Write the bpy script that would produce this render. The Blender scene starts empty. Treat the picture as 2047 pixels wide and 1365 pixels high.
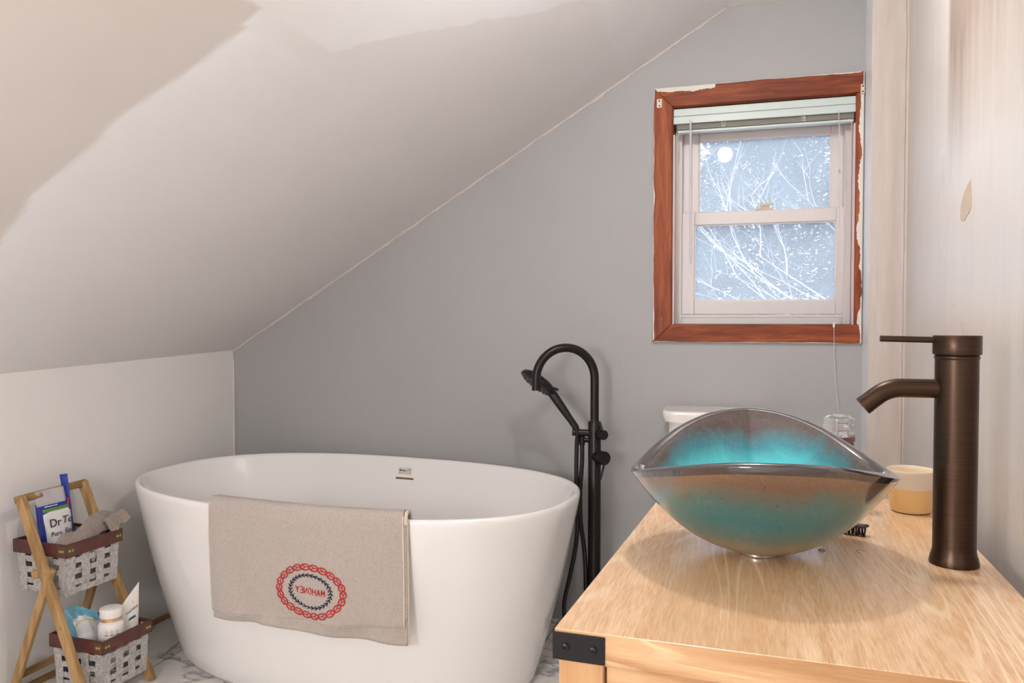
import bpy, bmesh, math, random
from mathutils import Vector, Matrix, noise
random.seed(7)
PI = math.pi
scene = bpy.context.scene
COL = scene.collection

# ------------------------------------------------------------------ camera
cd = bpy.data.cameras.new('camera')
cam = bpy.data.objects.new('camera', cd)
COL.objects.link(cam)
cd.sensor_width = 36.0
cd.lens = 1580.0 / 2047.0 * 36.0
cd.clip_start = 0.02
cam.location = (0, 0, 1.175)
cam.rotation_euler = (math.radians(90) - math.atan(43 / 1580.0), 0, math.radians(16.8))
scene.camera = cam

# ------------------------------------------------------------------ view, world
scene.view_settings.view_transform = 'Standard'
scene.view_settings.look = 'None'
scene.view_settings.gamma = 1.0
scene.view_settings.use_curve_mapping = False
scene.view_settings.exposure = 0.2

world = bpy.data.worlds.new('overcast_sky')
scene.world = world
world.use_nodes = True
wn = world.node_tree.nodes
bg = wn['Background']
bg.inputs['Color'].default_value = (0.78, 0.88, 1.0, 1)
# overcast sky: brighter towards the zenith than at the horizon
_tc = wn.new('ShaderNodeTexCoord'); _sp = wn.new('ShaderNodeSeparateXYZ'); _mr = wn.new('ShaderNodeMapRange')
_mr.inputs['From Min'].default_value = .05; _mr.inputs['From Max'].default_value = .75
_mr.inputs['To Min'].default_value = 1.3; _mr.inputs['To Max'].default_value = 5.2
world.node_tree.links.new(_tc.outputs['Generated'], _sp.inputs[0])
world.node_tree.links.new(_sp.outputs['Z'], _mr.inputs['Value'])
world.node_tree.links.new(_mr.outputs['Result'], bg.inputs['Strength'])

LAMP = (-.15, 1.52, 2.13)
LAMP_STRENGTH = 300.0
LAMP_COLOR = (1.0, 0.97, 0.95)
FILL_STRENGTH = 43.0


def light(name, kind, loc, energy, color, rot=(0, 0, 0), **kw):
    l = bpy.data.lights.new(name, kind)
    l.energy = energy
    l.color = color
    for k, v in kw.items():
        setattr(l, k, v)
    o = bpy.data.objects.new(name, l)
    o.location = loc
    o.rotation_euler = rot
    COL.objects.link(o)
    return o


# ------------------------------------------------------------------ helpers
def V3(a):
    return Vector(a)


class MB:
    """collects geometry in world coordinates"""
    def __init__(s):
        s.v = []; s.f = []; s.m = []; s.col = None

    def quad(s, *p, m=0):
        b = len(s.v); s.v += [tuple(q) for q in p]
        s.f.append(tuple(range(b, b + len(p)))); s.m.append(m)

    def box(s, x0, x1, y0, y1, z0, z1, m=0):
        b = len(s.v)
        s.v += [(x0, y0, z0), (x1, y0, z0), (x1, y1, z0), (x0, y1, z0), (x0, y0, z1), (x1, y0, z1), (x1, y1, z1), (x0, y1, z1)]
        for f in ((0, 3, 2, 1), (4, 5, 6, 7), (0, 1, 5, 4), (1, 2, 6, 5), (2, 3, 7, 6), (3, 0, 4, 7)):
            s.f.append(tuple(b + i for i in f)); s.m.append(m)
        return s

    def obox(s, c, ax, ay, az, m=0):
        """oriented box: centre and three half-axis vectors"""
        c, ax, ay, az = V3(c), V3(ax), V3(ay), V3(az)
        b = len(s.v)
        for k in (-1, 1):
            for (i, j) in ((-1, -1), (1, -1), (1, 1), (-1, 1)):
                s.v.append(tuple(c + ax * i + ay * j + az * k))
        for f in ((0, 3, 2, 1), (4, 5, 6, 7), (0, 1, 5, 4), (1, 2, 6, 5), (2, 3, 7, 6), (3, 0, 4, 7)):
            s.f.append(tuple(b + i for i in f)); s.m.append(m)
        return s

    def bar(s, p, q, w, t, side=(0, 1, 0), m=0):
        """bar from p to q, width w across, thickness t along side"""
        p, q = V3(p), V3(q)
        d = (q - p); L = d.length; d.normalize()
        sd = V3(side); sd = (sd - d * sd.dot(d)).normalized()
        u = d.cross(sd)
        return s.obox((p + q) / 2, u * (w / 2), sd * (t / 2), d * (L / 2), m)

    def tube(s, pts, r, n=12, cap=True, m=0, closed=False):
        pts = [V3(p) for p in pts]
        N = len(pts)
        rr = r if isinstance(r, (list, tuple)) else [r] * N
        b = len(s.v)
        prev = None
        for i, p in enumerate(pts):
            if closed:
                t = (pts[(i + 1) % N] - pts[(i - 1) % N])
            else:
                t = pts[min(i + 1, N - 1)] - pts[max(i - 1, 0)]
            if t.length < 1e-9:
                t = Vector((0, 0, 1))
            t.normalize()
            if prev is None:
                a = Vector((0, 0, 1)) if abs(t.z) < .9 else Vector((1, 0, 0))
                u = t.cross(a).normalized()
            else:
                u = (prev - t * prev.dot(t))
                u = u.normalized() if u.length > 1e-6 else prev
            prev = u
            w = t.cross(u)
            for k in range(n):
                an = 2 * PI * k / n
                s.v.append(tuple(p + (u * math.cos(an) + w * math.sin(an)) * rr[i]))
        for i in range(N if closed else N - 1):
            i2 = (i + 1) % N
            for k in range(n):
                k2 = (k + 1) % n
                s.f.append((b + i * n + k, b + i * n + k2, b + i2 * n + k2, b + i2 * n + k)); s.m.append(m)
        if cap and not closed:
            s.f.append(tuple(b + k for k in reversed(range(n)))); s.m.append(m)
            s.f.append(tuple(b + (N - 1) * n + k for k in range(n))); s.m.append(m)
        return s

    def lathe(s, prof, c=(0, 0, 0), axis=(0, 0, 1), n=40, m=0):
        """prof: list of (r, h [, mat]) along axis; r=0 ends close"""
        c = V3(c); ax = V3(axis).normalized()
        a = Vector((0, 0, 1)) if abs(ax.z) < .9 else Vector((1, 0, 0))
        if abs(ax.z) > .9999:
            u = Vector((1, 0, 0)); w = Vector((0, 1, 0)) * (1 if ax.z > 0 else -1)
        else:
            u = a.cross(ax).normalized(); w = ax.cross(u)
        rings = []
        for pr in prof:
            r, h = pr[0], pr[1]
            if r < 1e-6:
                rings.append([len(s.v)]); s.v.append(tuple(c + ax * h))
            else:
                b = len(s.v)
                for k in range(n):
                    an = 2 * PI * k / n
                    s.v.append(tuple(c + ax * h + (u * math.cos(an) + w * math.sin(an)) * r))
                rings.append(list(range(b, b + n)))
        for i in range(len(rings) - 1):
            A, B = rings[i], rings[i + 1]
            mm = prof[i + 1][2] if len(prof[i + 1]) > 2 else m
            for k in range(n):
                k2 = (k + 1) % n
                if len(A) == 1 and len(B) == 1:
                    continue
                if len(A) == 1:
                    s.f.append((A[0], B[k2], B[k])[::-1])
                elif len(B) == 1:
                    s.f.append((A[k], A[k2], B[0]))
                else:
                    s.f.append((A[k], A[k2], B[k2], B[k]))
                s.m.append(mm)
        return s

    def grid(s, fn, nu, nv, cu=False, cv=False, m=0, mf=None):
        b = len(s.v)
        U = nu if cu else nu + 1
        W = nv if cv else nv + 1
        for i in range(U):
            for j in range(W):
                s.v.append(tuple(fn(i / nu, j / nv)))
        for i in range(nu):
            for j in range(nv):
                i2 = (i + 1) % U; j2 = (j + 1) % W
                s.f.append((b + i * W + j, b + i2 * W + j, b + i2 * W + j2, b + i * W + j2))
                s.m.append(mf(i / nu, j / nv) if mf else m)
        return s

    def poly(s, pts, ext, m=0):
        """prism: polygon pts extruded by vector ext"""
        ext = V3(ext); b = len(s.v); n = len(pts)
        s.v += [tuple(p) for p in pts]
        s.v += [tuple(V3(p) + ext) for p in pts]
        s.f.append(tuple(b + i for i in reversed(range(n)))); s.m.append(m)
        s.f.append(tuple(b + n + i for i in range(n))); s.m.append(m)
        for i in range(n):
            j = (i + 1) % n
            s.f.append((b + i, b + j, b + n + j, b + n + i)); s.m.append(m)
        return s

    def build(s, name, mat, parent=None, smooth=True, bevel=0, seg=2, sub=0, solid=0, angle=40):
        org = Vector((0, 0, 0))
        if parent is not None:
            org = V3(parent['_o'])
        me = bpy.data.meshes.new(name)
        me.from_pydata([tuple(V3(v) - org) for v in s.v], [], s.f)
        mats = mat if isinstance(mat, (list, tuple)) else [mat]
        for q in mats:
            me.materials.append(q)
        if len(mats) > 1:
            me.polygons.foreach_set('material_index', s.m)
        bm = bmesh.new(); bm.from_mesh(me)
        bmesh.ops.recalc_face_normals(bm, faces=bm.faces)
        bm.to_mesh(me); bm.free()
        if smooth:
            me.polygons.foreach_set('use_smooth', [True] * len(me.polygons))
            if hasattr(me, 'set_sharp_from_angle'):
                me.set_sharp_from_angle(angle=math.radians(angle))
        me.update()
        o = bpy.data.objects.new(name, me)
        COL.objects.link(o)
        o['_o'] = tuple(org)
        if parent is not None:
            o.parent = parent
        if solid:
            md = o.modifiers.new('s', 'SOLIDIFY'); md.thickness = solid; md.offset = 0
        if bevel:
            md = o.modifiers.new('b', 'BEVEL'); md.width = bevel; md.segments = seg
            md.limit_method = 'ANGLE'; md.angle_limit = math.radians(35)
        if sub:
            md = o.modifiers.new('u', 'SUBSURF'); md.levels = sub; md.render_levels = sub
        return o


def thing(name, label, cat, loc, group=None):
    o = bpy.data.objects.new(name, None)
    o.empty_display_size = .05
    COL.objects.link(o); o.location = loc; o['_o'] = tuple(loc)
    o['label'] = label; o['category'] = cat
    if group: o['group'] = group
    return o


def tag(o, label, cat, group=None):
    o['label'] = label; o['category'] = cat
    if group: o['group'] = group
    return o


def structure(o, label=None):
    o['kind'] = 'structure'
    if label: o['label'] = label
    return o


# ------------------------------------------------------------------ materials
def lin(c):
    return tuple(((x / 255) / 12.92 if x / 255 < .04045 else ((x / 255 + .055) / 1.055) ** 2.4) for x in c)


class M:
    def __init__(s, name, rgb=None, rough=.5, metal=0., srgb=None, **kw):
        s.mat = bpy.data.materials.new(name); s.mat.use_nodes = True
        s.nt = s.mat.node_tree; s.n = s.nt.nodes; s.p = s.n['Principled BSDF']
        c = lin(srgb) if srgb else rgb
        s.base = c
        s.p.inputs['Base Color'].default_value = (*c, 1)
        s.p.inputs['Roughness'].default_value = rough
        s.p.inputs['Metallic'].default_value = metal
        for k, v in kw.items():
            s.p.inputs[k].default_value = v

    def link(s, a, b):
        s.nt.links.new(a, b)

    def coord(s, scale=(1, 1, 1), rot=(0, 0, 0), loc=(0, 0, 0), kind='Object'):
        tc = s.n.new('ShaderNodeTexCoord'); mp = s.n.new('ShaderNodeMapping')
        mp.inputs['Scale'].default_value = scale; mp.inputs['Rotation'].default_value = rot
        mp.inputs['Location'].default_value = loc
        s.link(tc.outputs[kind], mp.inputs['Vector'])
        return mp.outputs['Vector']

    def noise(s, vec, scale=5, detail=4, rough=.5, dist=0):
        n = s.n.new('ShaderNodeTexNoise')
        n.inputs['Scale'].default_value = scale; n.inputs['Detail'].default_value = detail
        n.inputs['Roughness'].default_value = rough; n.inputs['Distortion'].default_value = dist
        s.link(vec, n.inputs['Vector'])
        return n.outputs['Fac']

    def ramp(s, fac, stops, interp='LINEAR'):
        r = s.n.new('ShaderNodeValToRGB'); r.color_ramp.interpolation = interp
        e = r.color_ramp.elements
        while len(e) < len(stops): e.new(.5)
        for i, (p, c) in enumerate(stops):
            e[i].position = p
            e[i].color = (*c, 1) if isinstance(c, (tuple, list)) else (c, c, c, 1)
        s.link(fac, r.inputs['Fac'])
        return r.outputs['Color']

    def mix(s, fac, a, b, mode='MIX'):
        m = s.n.new('ShaderNodeMix'); m.data_type = 'RGBA'; m.blend_type = mode
        for i, x in ((0, fac), (6, a), (7, b)):
            if isinstance(x, bpy.types.NodeSocket): s.link(x, m.inputs[i])
            elif isinstance(x, (tuple, list)): m.inputs[i].default_value = (*x, 1)
            else: m.inputs[i].default_value = x
        return m.outputs[2]

    def math(s, op, a, b=0.0, clamp=False):
        m = s.n.new('ShaderNodeMath'); m.operation = op; m.use_clamp = clamp
        for i, x in ((0, a), (1, b)):
            if isinstance(x, bpy.types.NodeSocket): s.link(x, m.inputs[i])
            else: m.inputs[i].default_value = x
        return m.outputs[0]

    def sep(s, vec):
        x = s.n.new('ShaderNodeSeparateXYZ'); s.link(vec, x.inputs[0]); return x.outputs

    def color(s, sock): s.link(sock, s.p.inputs['Base Color']); return s
    def roughness(s, sock): s.link(sock, s.p.inputs['Roughness']); return s

    def bump(s, sock, strength=.2, dist=.01):
        b = s.n.new('ShaderNodeBump'); b.inputs['Strength'].default_value = strength
        b.inputs['Distance'].default_value = dist
        s.link(sock, b.inputs['Height']); s.link(b.outputs['Normal'], s.p.inputs['Normal'])
        return s


def paint(name, srgb, rough=.55, var=.06, bump=.08, spec=.4):
    m = M(name, srgb=srgb, rough=rough)
    m.p.inputs['Specular IOR Level'].default_value = spec
    v = m.coord()
    big = m.noise(v, 1.3, 3, .5)
    b = m.base
    m.color(m.ramp(big, [(.3, tuple(x * (1 - var) for x in b)), (.7, tuple(min(1, x * (1 + var)) for x in b))]))
    fine = m.noise(v, 260, 3, .6)
    drag = m.noise(m.coord((9, 9, 2.2)), 3, 4, .6, .6)
    m.bump(m.math('ADD', fine, m.math('MULTIPLY', drag, 3.0)), bump, .004)
    return m.mat


def plain(name, srgb, rough=.5, metal=0., **kw):
    return M(name, srgb=srgb, rough=rough, metal=metal, **kw).mat


# grey wall, off-white wall
MAT_grey = paint('grey_wall_paint', (172, 170, 170), .5, .03, .10)
MAT_knee = paint('offwhite_wall_paint', (238, 234, 230), .5, .02, .08)
MAT_chase = None


def make_chase():
    m = M('skim_coated_plaster', srgb=(222, 208, 196), rough=.55)
    v = m.coord((14, 14, 1.2)); n1 = m.noise(v, 1.6, 5, .6, .3)
    n2 = m.noise(m.coord((1, 1, 1)), 5, 4, .6)
    c = m.ramp(n1, [(.3, lin((190, 177, 168))), (.55, lin((205, 193, 184))), (.75, lin((214, 204, 198)))])
    c = m.mix(m.ramp(n2, [(.55, 0.0), (.75, .35)]), c, lin((200, 180, 165)))
    m.color(c); m.bump(m.math('ADD', n1, m.noise(m.coord(), 120, 3)), .12, .004)
    return m.mat


MAT_chase = make_chase()


def make_right():
    m = M('glossy_wall_paint', srgb=(214, 200, 188), rough=.3)
    v = m.coord((10, 10, .9)); streak = m.noise(v, 2.2, 3, .5, .2)
    broad = m.noise(m.coord((1.5, 1.5, .7)), 2.0, 3, .6)
    c = m.ramp(streak, [(.3, lin((209, 200, 193))), (.7, lin((214, 207, 202)))])
    xyz = m.sep(m.coord())
    hz = m.math('ADD', xyz[2], m.math('MULTIPLY', m.math('SUBTRACT', streak, .5), .22))
    mr = m.n.new('ShaderNodeMapRange'); m.link(hz, mr.inputs['Value'])
    mr.inputs['From Min'].default_value = 1.46; mr.inputs['From Max'].default_value = 1.74
    my = m.n.new('ShaderNodeMapRange'); m.link(xyz[1], my.inputs['Value'])
    my.inputs['From Min'].default_value = 1.93; my.inputs['From Max'].default_value = 1.88
    up = m.math('MULTIPLY', mr.outputs['Result'], my.outputs['Result'])
    # top left without the glossy coat: bare matt beige, darkened to offset the lamp
    m.color(m.mix(up, c, lin((146, 130, 119))))
    r = m.ramp(broad, [(.35, .27), (.65, .38)])
    m.roughness(m.mix(up, r, (.6, .6, .6)))
    m.p.inputs['Coat Weight'].default_value = .0
    m.bump(m.noise(m.coord(), 50, 4, .6), .05, .004)
    return m.mat


MAT_right = make_right()


def make_ceiling():
    m = M('patched_ceiling_paint', srgb=(214, 204, 198), rough=.5)
    a = m.n.new('ShaderNodeAttribute'); a.attribute_name = 'patch'
    fine = m.noise(m.coord(), 230, 3)
    v = m.noise(m.coord((1.2, 1.2, 1.2)), 1.5, 3)
    c = m.mix(a.outputs['Fac'], lin((218, 209, 202)), lin((246, 246, 247)))
    c = m.mix(m.ramp(v, [(.4, 0.0), (.7, .25)]), c, lin((232, 227, 223)))
    m.color(c); m.bump(fine, .06, .004)
    m.p.inputs['Specular IOR Level'].default_value = .4
    return m.mat


MAT_ceil = make_ceiling()


def make_marble():
    m = M('marble_floor_tile', srgb=(228, 222, 214), rough=.16)
    v = m.coord()
    n = m.noise(m.coord(loc=(.7, .2, 0)), 1.3, 5, .55, 1.2)
    vein = m.math('ABSOLUTE', m.math('SUBTRACT', n, .5))
    f = m.ramp(vein, [(0.0, .85), (.006, .45), (.022, 0.0)])
    n2 = m.noise(m.coord(loc=(4, 2, 0)), 3.0, 6, .6, 1.2)
    v2 = m.math('ABSOLUTE', m.math('SUBTRACT', n2, .52))
    f2 = m.ramp(v2, [(0.0, .30), (.006, .08), (.014, 0.0)])
    c = m.mix(f, lin((242, 238, 233)), lin((140, 140, 144)))
    c = m.mix(f2, c, lin((135, 135, 138)))
    br = m.n.new('ShaderNodeTexBrick')
    br.offset = .5; br.inputs['Scale'].default_value = 1.0
    br.inputs['Brick Width'].default_value = .61; br.inputs['Row Height'].default_value = .305
    br.inputs['Mortar Size'].default_value = .0022
    for k in ('Color1', 'Color2'): br.inputs[k].default_value = (1, 1, 1, 1)
    br.inputs['Mortar'].default_value = (.35, .33, .3, 1)
    m.link(m.coord(rot=(0, 0, PI / 2), loc=(.12, .1, 0)), br.inputs['Vector'])
    c = m.mix(1.0, c, br.outputs['Color'], 'MULTIPLY')
    m.color(c); m.bump(br.outputs['Fac'], -.3, .002)
    return m.mat


MAT_floor = make_marble()


def wood(name, dark, mid, light_, axis='y', rough=.5, scale=1.0, ring=1.0, bump=.12, spec=.4, streaks=0.):
    """flat-sawn grain running along an axis of the object"""
    m = M(name, srgb=mid, rough=rough)
    m.p.inputs['Specular IOR Level'].default_value = spec
    st = {'x': (1, 9, 9), 'y': (9, 1, 9), 'z': (9, 9, 1)}[axis]
    st = tuple(q * scale for q in st)
    warp = m.noise(m.coord(tuple(q * .35 for q in st)), 1.3, 3, .5, .3)
    v = m.coord(st)
    grain = m.noise(m.coord(tuple(q * (7 if q > 2 * scale else 2.5) for q in st)), 3.0, 4, .7)
    rings = m.math('SINE', m.math('MULTIPLY', warp, 60 * ring))
    rings = m.math('ADD', m.math('MULTIPLY', rings, .5), .5)
    f = m.math('ADD', m.math('MULTIPLY', rings, .45), m.math('MULTIPLY', grain, .55))
    c = m.ramp(f, [(.2, lin(dark)), (.5, lin(mid)), (.8, lin(light_))])
    tone = m.noise(m.coord(tuple(q * .12 for q in st)), 3, 2)
    c = m.mix(m.ramp(tone, [(.35, 0.0), (.65, .4)]), c, lin(mid))
    if streaks:
        # thin pale ray lines along the grain
        r2 = m.math('SINE', m.math('MULTIPLY', warp, 100 * ring))
        s = m.ramp(r2, [(.90, 0.0), (.99, streaks)])
        s = m.mix(1.0, s, m.ramp(m.noise(v, 2.2, 4), [(.40, 0.0), (.6, 1.0)]), 'MULTIPLY')
        c = m.mix(s, c, lin((250, 226, 190)))
    m.color(c); m.bump(grain, bump, .003)
    return m.mat


OAKD, OAKM, OAKL = (196, 152, 106), (216, 174, 128), (232, 194, 150)
def make_top():
    m = M('light_oak_laminate_top', srgb=OAKM, rough=.26)
    m.p.inputs['Specular IOR Level'].default_value = .95
    warp = m.noise(m.coord((4.0, .42, 4.0), rot=(0, 0, .04)), 1.4, 2, .4, .15)
    ph = m.math('MULTIPLY', warp, 210)
    rings = m.math('ADD', m.math('MULTIPLY', m.math('SINE', ph), .5), .5)
    fib = m.noise(m.coord((340, 24, 340), rot=(0, 0, .10)), 1.0, 3, .65, .3)
    fib2 = m.noise(m.coord((60, 5, 60)), 1.0, 4, .6)
    f = m.math('ADD', m.math('MULTIPLY', fib, .6), m.math('MULTIPLY', fib2, .4))
    c = m.ramp(f, [(.32, lin((196, 150, 106))), (.45, lin((216, 176, 134))), (.56, lin((230, 194, 156))), (.68, lin((242, 214, 182)))])
    band = m.noise(m.coord((9, .8, 9)), 1.0, 3, .5)
    c = m.mix(m.ramp(band, [(.42, 0.0), (.62, .5)]), c, lin((206, 162, 118)))
    pale = m.mix(1.0, m.ramp(rings, [(.80, 0.0), (.97, .60)]), m.ramp(m.noise(m.coord((7, 1.6, 7), loc=(3, 1, 0)), 1.0, 4), [(.42, 0.0), (.58, 1.0)]), 'MULTIPLY')
    c = m.mix(pale, c, lin((246, 222, 186)))
    m.color(c); m.bump(f, .12, .002)
    return m.mat


MAT_top = make_top()
MAT_oak_x = wood('light_oak_laminate_cross', (164, 120, 80), (190, 146, 104), (210, 172, 130), 'x', .5, 2.6, .6, .15, .3, .3)
MAT_oak_z = wood('light_oak_laminate_upright', (164, 120, 80), (190, 146, 104), (210, 172, 130), 'z', .5, 2.6, .6, .15, .3, .3)
MAT_pine = wood('weathered_pine', (138, 104, 62), (172, 136, 90), (196, 160, 112), 'z', .6, 3.0, .5, .25)
MAT_pine_y = wood('weathered_pine_cross', (128, 96, 60), (160, 126, 84), (186, 150, 106), 'y', .6, 3.0, .5, .25)


def casing(name, axis, masks):
    """stained wood with leftover wall paint; masks: list of (coordinate index, edge, width, along index, a0, a1, noise amount)"""
    m = M(name, srgb=(150, 74, 40), rough=.5)
    m.p.inputs['Specular IOR Level'].default_value = .3
    st = {'x': (1.5, 16, 16), 'z': (16, 16, 1.5)}[axis]
    g = m.noise(m.coord(st), 3.0, 6, .68, .5)
    g2 = m.noise(m.coord(tuple(q * .2 for q in st)), 2.5, 3, .5)
    c = m.ramp(m.math('ADD', m.math('MULTIPLY', g, .7), m.math('MULTIPLY', g2, .3)),
               [(.3, lin((86, 36, 20))), (.45, lin((124, 56, 30))), (.58, lin((156, 80, 42))), (.72, lin((184, 108, 62)))])
    jag = m.noise(m.coord((1, 1, 1)), 38, 6, .75)
    low = m.noise(m.coord((1, 1, 1)), 7, 3, .5)
    xyz = m.sep(m.coord())
    total = None
    for (ci, edge, width, ai, a0, a1, sgn) in masks:
        # distance inside the edge
        d = m.math('MULTIPLY', m.math('SUBTRACT', edge, xyz[ci]), sgn)
        lim = m.math('MULTIPLY', m.math('ADD', m.math('MULTIPLY', jag, .8), m.math('MULTIPLY', m.math('SUBTRACT', low, .45), 3.0)), width)
        inside = m.math('LESS_THAN', d, lim)
        r0 = m.math('GREATER_THAN', xyz[ai], a0); r1 = m.math('LESS_THAN', xyz[ai], a1)
        k = m.math('MULTIPLY', inside, m.math('MULTIPLY', r0, r1))
        total = k if total is None else m.math('MAXIMUM', total, k)
    specks = m.math('GREATER_THAN', m.noise(m.coord(), 55, 2, .5), .80)
    total = m.math('MAXIMUM', total, specks) if total is not None else specks
    c = m.mix(total, c, lin((226, 220, 210)))
    m.color(c); m.bump(m.math('ADD', g, m.math('MULTIPLY', total, 1.5)), .15, .002)
    return m.mat


MAT_acrylic = M('white_glossy_acrylic', srgb=(246, 243, 240), rough=.09).mat
MAT_acrylic.node_tree.nodes['Principled BSDF'].inputs['Coat Weight'].default_value = .4
MAT_porcelain = plain('white_porcelain', (238, 232, 226), .1)
MAT_black = M('matte_black_metal', srgb=(34, 28, 28), rough=.33, metal=.4).mat
MAT_hose = plain('black_ribbed_hose', (22, 19, 20), .45)
MAT_face = plain('dark_spray_face', (52, 46, 46), .4)
MAT_vinyl = plain('white_window_vinyl', (226, 218, 216), .35)
MAT_valance = plain('pale_blue_grey_vinyl_slat', (206, 216, 212), .35)
MAT_slat = plain('shaded_blind_slat', (176, 170, 158), .45)
MAT_cord = plain('off_white_cord', (214, 206, 196), .7)
MAT_bracket = M('black_painted_steel', srgb=(24, 17, 19), rough=.5, metal=.0, **{'Specular IOR Level': .25}).mat
MAT_screw = M('dark_screw_head', srgb=(34, 27, 24), rough=.32, metal=.6).mat
MAT_brass = M('antique_brass', srgb=(196, 160, 104), rough=.35, metal=.7).mat
MAT_goldband = M('rose_gold_band', srgb=(224, 180, 140), rough=.3, metal=.7).mat
MAT_white = plain('white_plastic', (240, 234, 228), .35)
MAT_silver = M('pale_steel_ring', srgb=(190, 184, 170), rough=.25, metal=1.).mat
MAT_dark = plain('dark_gap', (50, 40, 34), .7)
MAT_copper = plain('brown_slot', (126, 92, 70), .5)
MAT_red = plain('red_thread', (190, 14, 20), .6)
MAT_navy = plain('navy_thread', (22, 18, 56), .6)
MAT_ink = plain('dark_print', (46, 34, 52), .5)
MAT_inkg = plain('grey_print', (120, 105, 98), .5)
MAT_teal_print = plain('teal_print', (30, 110, 130), .5)
MAT_red_print = plain('red_print', (200, 50, 60), .5)
MAT_green = plain('green_print', (96, 140, 66), .4)
MAT_blue = M('glossy_blue_film', srgb=(34, 56, 156), rough=.25).mat
MAT_bagwhite = plain('white_printed_film', (236, 232, 232), .3)
MAT_clear = M('clear_bag_film', srgb=(222, 218, 222), rough=.2, **{'Alpha': .55}).mat
MAT_pouch = M('pale_blue_pouch_film', srgb=(104, 168, 192), rough=.3).mat
MAT_pouch2 = plain('silver_white_film', (214, 214, 216), .25)
MAT_yellow = plain('yellow_print', (214, 190, 70), .5)


def make_leather():
    m = M('dark_brown_leather', srgb=(84, 40, 36), rough=.42)
    n = m.noise(m.coord(), 40, 4, .6)
    m.color(m.ramp(n, [(.3, lin((70, 32, 30))), (.7, lin((98, 50, 44)))])); m.bump(n, .1, .002)
    return m.mat


MAT_leather = make_leather()
MAT_patch = plain('olive_brown_leather_corner', (84, 62, 44), .45)


def make_galv():
    m = M('galvanised_metal_strip', srgb=(176, 172, 168), rough=.45, metal=.15)
    n = m.noise(m.coord(), 110, 3, .6, .5)
    m.color(m.ramp(n, [(.34, lin((158, 153, 150))), (.5, lin((182, 178, 174))), (.66, lin((202, 198, 194)))]))
    m.bump(n, .08, .001)
    return m.mat


MAT_galv = make_galv()


def make_terry(name, a, b):
    m = M(name, srgb=a, rough=.95)
    m.p.inputs['Sheen Weight'].default_value = .4
    n = m.noise(m.coord(), 420, 3, .7)
    n2 = m.noise(m.coord(), 170, 4, .6)
    m.color(m.ramp(m.math('ADD', m.math('MULTIPLY', n, .6), m.math('MULTIPLY', n2, .4)), [(.32, lin(b)), (.58, lin(a))]))
    m.bump(m.math('ADD', n, n2), .9, .004)
    return m.mat


MAT_towel = make_terry('beige_terry', (212, 198, 188), (184, 168, 158))
MAT_cloth = make_terry('taupe_terry', (172, 154, 142), (132, 114, 104))
MAT_stitch = plain('towel_hem_thread', (222, 206, 190), .8)


def make_bronze():
    m = M('oil_rubbed_bronze', srgb=(74, 56, 44), rough=.34, metal=.85)
    n = m.noise(m.coord((1, 1, 60)), 8, 3, .6)
    m.color(m.ramp(n, [(.3, lin((60, 44, 35))), (.7, lin((74, 55, 43)))]))
    m.roughness(m.ramp(n, [(.3, .28), (.7, .40)]))
    return m.mat


MAT_bronze = make_bronze()


def bowl_mat(name, inner):
    m = M(name, srgb=(60, 90, 100), rough=.22, metal=.75)
    a = m.n.new('ShaderNodeAttribute'); a.attribute_name = 'ring'
    t = a.outputs['Fac']
    scr = m.noise(m.coord((1, 1, 1)), 60, 6, .75, 2.5)
    blot = m.noise(m.coord((1, 1, 1)), 14, 5, .6, .8)
    tt = m.math('ADD', t, m.math('MULTIPLY', m.math('SUBTRACT', blot, .5), .10))
    if inner:
        c = m.ramp(tt, [(.0, lin((170, 230, 216))), (.55, lin((120, 226, 220))), (.74, lin((70, 200, 210))), (.82, lin((40, 128, 142))),
                        (.89, lin((84, 68, 64))), (1.0, lin((96, 82, 78)))])
        m.p.inputs['Metallic'].default_value = .35
        r = m.ramp(scr, [(.3, .34), (.7, .46)])
    else:
        c = m.ramp(tt, [(.0, lin((170, 160, 136))), (.46, lin((160, 156, 138))), (.58, lin((96, 140, 142))), (.70, lin((60, 134, 146))), (.80, lin((78, 130, 134))),
                        (.90, lin((126, 102, 84))), (1.0, lin((134, 116, 102)))])
        m.p.inputs['Metallic'].default_value = .6
        r = m.ramp(scr, [(.3, .26), (.7, .36)])
    c = m.mix(m.ramp(scr, [(.5, 0.0), (.8, .22)]), c, m.mix(.5, c, (.75, .8, .78)))
    m.color(c); m.roughness(r)
    m.p.inputs['Coat Weight'].default_value = 1.0
    m.p.inputs['Coat Roughness'].default_value = .03
    return m.mat


MAT_bowl_in = bowl_mat('teal_foil_glass_inside', True)
MAT_bowl_out = bowl_mat('bronze_teal_foil_glass_outside', False)
MAT_rim = M('dark_clear_glass_edge', srgb=(66, 60, 62), rough=.06, metal=.35).mat
MAT_rim.node_tree.nodes['Principled BSDF'].inputs['Coat Weight'].default_value = 1.0


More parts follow.
